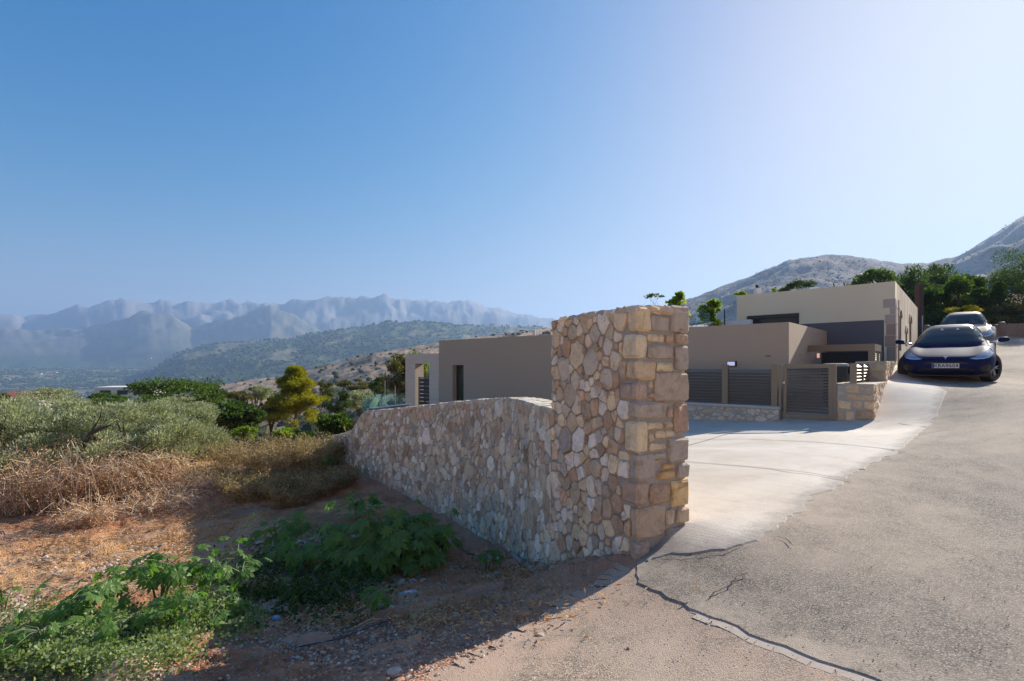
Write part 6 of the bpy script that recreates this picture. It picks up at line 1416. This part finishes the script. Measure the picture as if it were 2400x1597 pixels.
# ================================================================== STONES AND LITTER
M_ROCK = m_attr('loose_rock', .95, .7, .02, 14, .55, 1.45)
def rock_mesh(r_, seed, sub=2, flatz=.65):
    bm = bmesh.new(); bmesh.ops.create_icosphere(bm, subdivisions=sub, radius=1); rs = np.random.default_rng(seed)
    dirs = rs.normal(0, 1, (7, 3)); dirs /= np.linalg.norm(dirs, axis=1)[:, None]; cutd = rs.uniform(.62, .9, 7)
    for v in bm.verts:
        p = np.array(v.co)
        for d, c_ in zip(dirs, cutd):
            k = p@d
            if k > c_: p = p-d*(k-c_)*.9
        p = p*(1+rs.normal(0, .03))*np.array([1.15, .95, flatz])*r_; v.co = p
    me = bpy.data.meshes.new('rock'); bm.to_mesh(me); bm.free(); return me
big = [(735, 1508, .13, (.30, .18, .12), 'broad reddish rock half buried in the shaded earth, lower centre'), (1032, 1386, .12, (.30, .19, .13), 'reddish rock half buried near the road edge in shadow'), (928, 1360, .11, (.32, .22, .18), 'dark red lump of earth left of the plastic bottle'),
 (1008, 1425, .06, (.45, .28, .2), 'small orange brown stone below the plastic bottle'), (1266, 1489, .028, (.4, .32, .25), 'single pebble lying on the sunlit tan road'), (925, 1575, .04, (.5, .42, .35), 'pale stone at the bottom shadow edge of the road'), (345, 1515, .07, (.4, .33, .24), 'pale red stone beside the creeping weeds'),
 (300, 1580, .20, (.55, .36, .24), 'large smooth orange stone at the bottom edge, left'), (245, 1572, .07, (.5, .33, .25), 'small stone left of the large orange stone'), (165, 1580, .07, (.32, .18, .13), 'dark brown stone in the lower left dirt'), (145, 1345, .09, (.6, .52, .45), 'flat pale stone on the sunlit earth at left'),
 (38, 1472, .08, (.6, .5, .42), 'pale stone at the left edge of the castor patch'), (700, 1272, .06, (.62, .55, .48), 'white stone on top of the rubble ridge'), (735, 1262, .06, (.62, .54, .46), 'pale pointed stone right of the white one on the rubble ridge'), (655, 1310, .05, (.5, .42, .36), 'grey stone on the left flank of the rubble ridge'), (588, 1405, .05, (.55, .5, .45), 'upright pale stone at the left end of the lower rubble'), (625, 1408, .05, (.5, .4, .33), 'round stone right of the upright pale one')]
for i, (px, py, r_, cl, lb) in enumerate(big):
    x, y = gp(px, py); me = rock_mesh(r_, i, 3, .55); setcol(me, np.tile(np.array(cl)*1.1, (len(me.vertices), 1))); o = link('rock', me, M_ROCK); o.location = (x, y, gz(x, y)-r_*.08); o.rotation_euler = (0, 0, i*1.3); tag(o, lb, 'rock', 'loose rocks on the waste ground')
def rubble(name, regs, n, r0, r1, seed, cols):
    rs = np.random.default_rng(seed); base = []
    for k in range(6):
        me = rock_mesh(1, 40+k, 1, .7); base.append((np.array([tuple(v.co) for v in me.vertices]), np.array([tuple(p.vertices) for p in me.polygons])))
    VV, FF, CC = [], [], []; off = 0; C = []
    for (px, py, wx, wy, w_) in regs: k = int(n*w_); C += gpn(px+rs.normal(0, .5, k)*wx, py+rs.normal(0, .5, k)*wy)
    C = np.array(C); ok = ~in_paved(C[:, 0], C[:, 1]) | (rs.random(len(C)) < .02); C = C[ok]; z = G(C[:, 0], C[:, 1])
    for (x, y), zz in zip(C, z):
        v, f = base[rs.integers(6)]; s = r0+(r1-r0)*rs.random()**3; a = rs.uniform(0, 6.28); ca, sa = math.cos(a), math.sin(a); q = v*s; q = np.c_[q[:, 0]*ca-q[:, 1]*sa, q[:, 0]*sa+q[:, 1]*ca, q[:, 2]]+np.array([x, y, zz+s*.2]); VV.append(q); FF.append(f+off); off += len(v); CC.append(np.tile(np.array(cols[rs.integers(len(cols))])*rs.uniform(.75, 1.2), (len(v), 1)))
    me = npmesh(name, np.concatenate(VV), np.concatenate(FF)); o = tag(link(name, me, M_ROCK), kind='stuff'); setcol(me, np.concatenate(CC)); return o
RC = [(.40, .26, .18), (.46, .34, .26), (.30, .17, .12), (.52, .44, .36), (.36, .27, .21)]
rubble('rubble', [(720, 1285, 150, 26, .30), (640, 1320, 60, 30, .1), (620, 1415, 70, 18, .12), (260, 1310, 190, 40, .26), (1020, 1330, 110, 45, .2), (1180, 1330, 120, 22, .12), (960, 1380, 200, 40, .15), (50, 1450, 80, 60, .1)], 5200, .010, .055, 1, RC)
rubble('gravel', [(800, 1500, 500, 90, .45), (300, 1400, 350, 130, .25), (1100, 1400, 260, 60, .15), (200, 1575, 260, 30, .15)], 13000, .003, .016, 2, RC)
# loose chippings on the tan road and along the asphalt seam
rs = np.random.default_rng(8); VV, FF = [], []; off = 0; me = rock_mesh(1, 50, 1, .7); bv = np.array([tuple(v.co) for v in me.vertices]); bf = np.array([tuple(p.vertices) for p in me.polygons])
pp_ = np.c_[rs.uniform(1000, 2400, 500), rs.uniform(1300, 1597, 500)]; ss = rs.uniform(.0015, .0045, 500)
for (x, y), s in zip(gpn(pp_[:, 0], pp_[:, 1]), ss): VV.append(bv*s+np.array([x, y, gz(x, y)+.012+s*.5])); FF.append(bf+off); off += len(bv)
tag(link('chippings', npmesh('chippings', np.concatenate(VV), np.concatenate(FF)), flat('chip_dark', (.10, .085, .075), .9)), kind='stuff')
# split wood, bottle, cap, rope, hose, plate
M_WOOD = flat('weathered_wood', (.42, .38, .34), .9, 0, .3, 20, .5)
for i, (x0, y0, x1, y1, lb) in enumerate([(1150, 1318, 1138, 1294, 'short upright piece of split grey wood left of three by the wall'), (1152, 1304, 1178, 1326, 'slanting piece of split grey wood, middle of three by the wall'), (1200, 1300, 1222, 1326, 'piece of split grey wood nearest the pillar'), (884, 1428, 888, 1408, 'upright stub of grey wood behind the castor seedling'), (890, 1418, 922, 1440, 'slanting grey stick beside the castor seedling')]):
    a = gp(x0, y0); b = gp(x1, y1); za, zb_ = gz(*a)+.03, gz(*b)+.04; m = MB(); d = (Vector((b[0], b[1], zb_))-Vector((a[0], a[1], za))); L = d.length
    q = Matrix.Translation((a[0], a[1], za))@d.to_track_quat('X', 'Z').to_matrix().to_4x4(); m.box((0, -.022, -.012), (L, .022, .016), q)
    for v in m.bm.verts: v.co += Vector((random.gauss(0, .006), random.gauss(0, .006), random.gauss(0, .003)))
    tag(m.build('split_wood', M_WOOD, bevel=.003), lb, 'wood', 'pieces of split wood')
x, y = gp(958, 1404); z = gz(x, y)+.045; bt = empty('plastic_bottle', (x, y, z), .45, 'clear plastic water bottle lying on the shaded earth', 'bottle')
m = MB(); m.tube([(-.10, 0, 0), (-.095, 0, 0), (.05, 0, 0), (.085, 0, 0), (.10, 0, 0)], [.02, .034, .034, .018, .014], 14); m.build('bottle_body', m_glass('clear_plastic', (.5, .65, .75), .55, .1), bt, False, smooth=True)
m = MB(); m.tube([(.10, 0, 0), (.12, 0, 0)], .016, 10); m.build('cap', flat('white_cap', (.6, .65, .7)), bt, False)
m = MB(); m.tube([(-.04, 0, 0), (.03, 0, 0)], .0352, 14); m.build('label_band', flat('pale_label', (.45, .55, .65), .5), bt, False)
x, y = gp(640, 1456); m = MB(); m.tube([(x, y, gz(x, y)+.01), (x+.03, y+.01, gz(x, y)+.02), (x+.06, y, gz(x, y)+.03)], [.02, .028, .01], 8); tag(m.build('blue_scrap', flat('blue_plastic', (.15, .42, .75), .4)), 'small light blue plastic scrap on the shaded earth', 'litter')
x, y = gp(292, 1530); m = MB(); m.tube([(x, y, gz(x, y)+.03), (x, y, gz(x, y)+.045)], [.05, .075], 18); o = m.build('plastic_dish', flat('white_dish', (.62, .62, .68), .5)); tag(o, 'shallow white plastic dish among the creeping weeds', 'dish')
x, y = gp(790, 1578); x, y = gp(315, 1560)
m = MB(); m.box((x-.04, y-.03, gz(x, y)+.03), (x+.05, y+.03, gz(x, y)+.036)); tag(m.build('paper_scrap', flat('white_paper', (.65, .66, .7))), 'small white paper scrap on the stones at lower left', 'litter')
pts_ = [(1047, 1249), (1062, 1262), (1074, 1280), (1085, 1297), (1098, 1306), (1111, 1309)]; q = gpn(*zip(*pts_)); m = MB(); m.tube([(a, b, gz(a, b)+.05) for a, b in q], .012, 6); tag(m.build('black_pipe', flat('grey_pipe', (.10, .11, .12), .5)), 'thin dark pipe lying at the foot of the stone wall', 'pipe')
pts_ = [(590, 1592), (612, 1560), (605, 1545), (622, 1552), (640, 1562), (662, 1552), (690, 1548)]; q = gpn(*zip(*pts_)); m = MB(); m.tube([(a, b, gz(a, b)+.015) for a, b in q], .004, 5); tag(m.build('blue_rope', flat('blue_cord', (.08, .14, .25), .6)), 'thin blue rope curled on the shaded earth, bottom of photo', 'rope')
pts_ = [(700, 1520), (800, 1500), (880, 1468), (960, 1440), (1040, 1405), (1090, 1392)]; q = gpn(*zip(*pts_)); m = MB(); m.tube([(a, b, gz(a, b)+.012) for a, b in q], .005, 5); tag(m.build('thin_hose', flat('dark_hose', (.05, .05, .06), .6)), 'thin dark irrigation hose running along the shaded verge', 'hose')
# fence rail and post in the dry bushes
a = P(388, 1112, 11.5); b = P(500, 1092, 13); m = MB(); m.tube([a, a.lerp(b, .5), b], .025, 6); tag(m.build('metal_rail', flat('dark_rail', (.05, .045, .04), .7)), 'dark metal rail lying across the dry slope behind the brush', 'rail')
p0 = P(401, 1112, 11.6); m = MB(); m.tube([(p0.x, p0.y, gz(p0.x, p0.y)-.1), (p0.x, p0.y, zat(1068, 11.6))], .018, 6); tag(m.build('fence_post', bpy.data.materials['dark_rail']), 'thin dark fence post standing at the end of the rail', 'post')
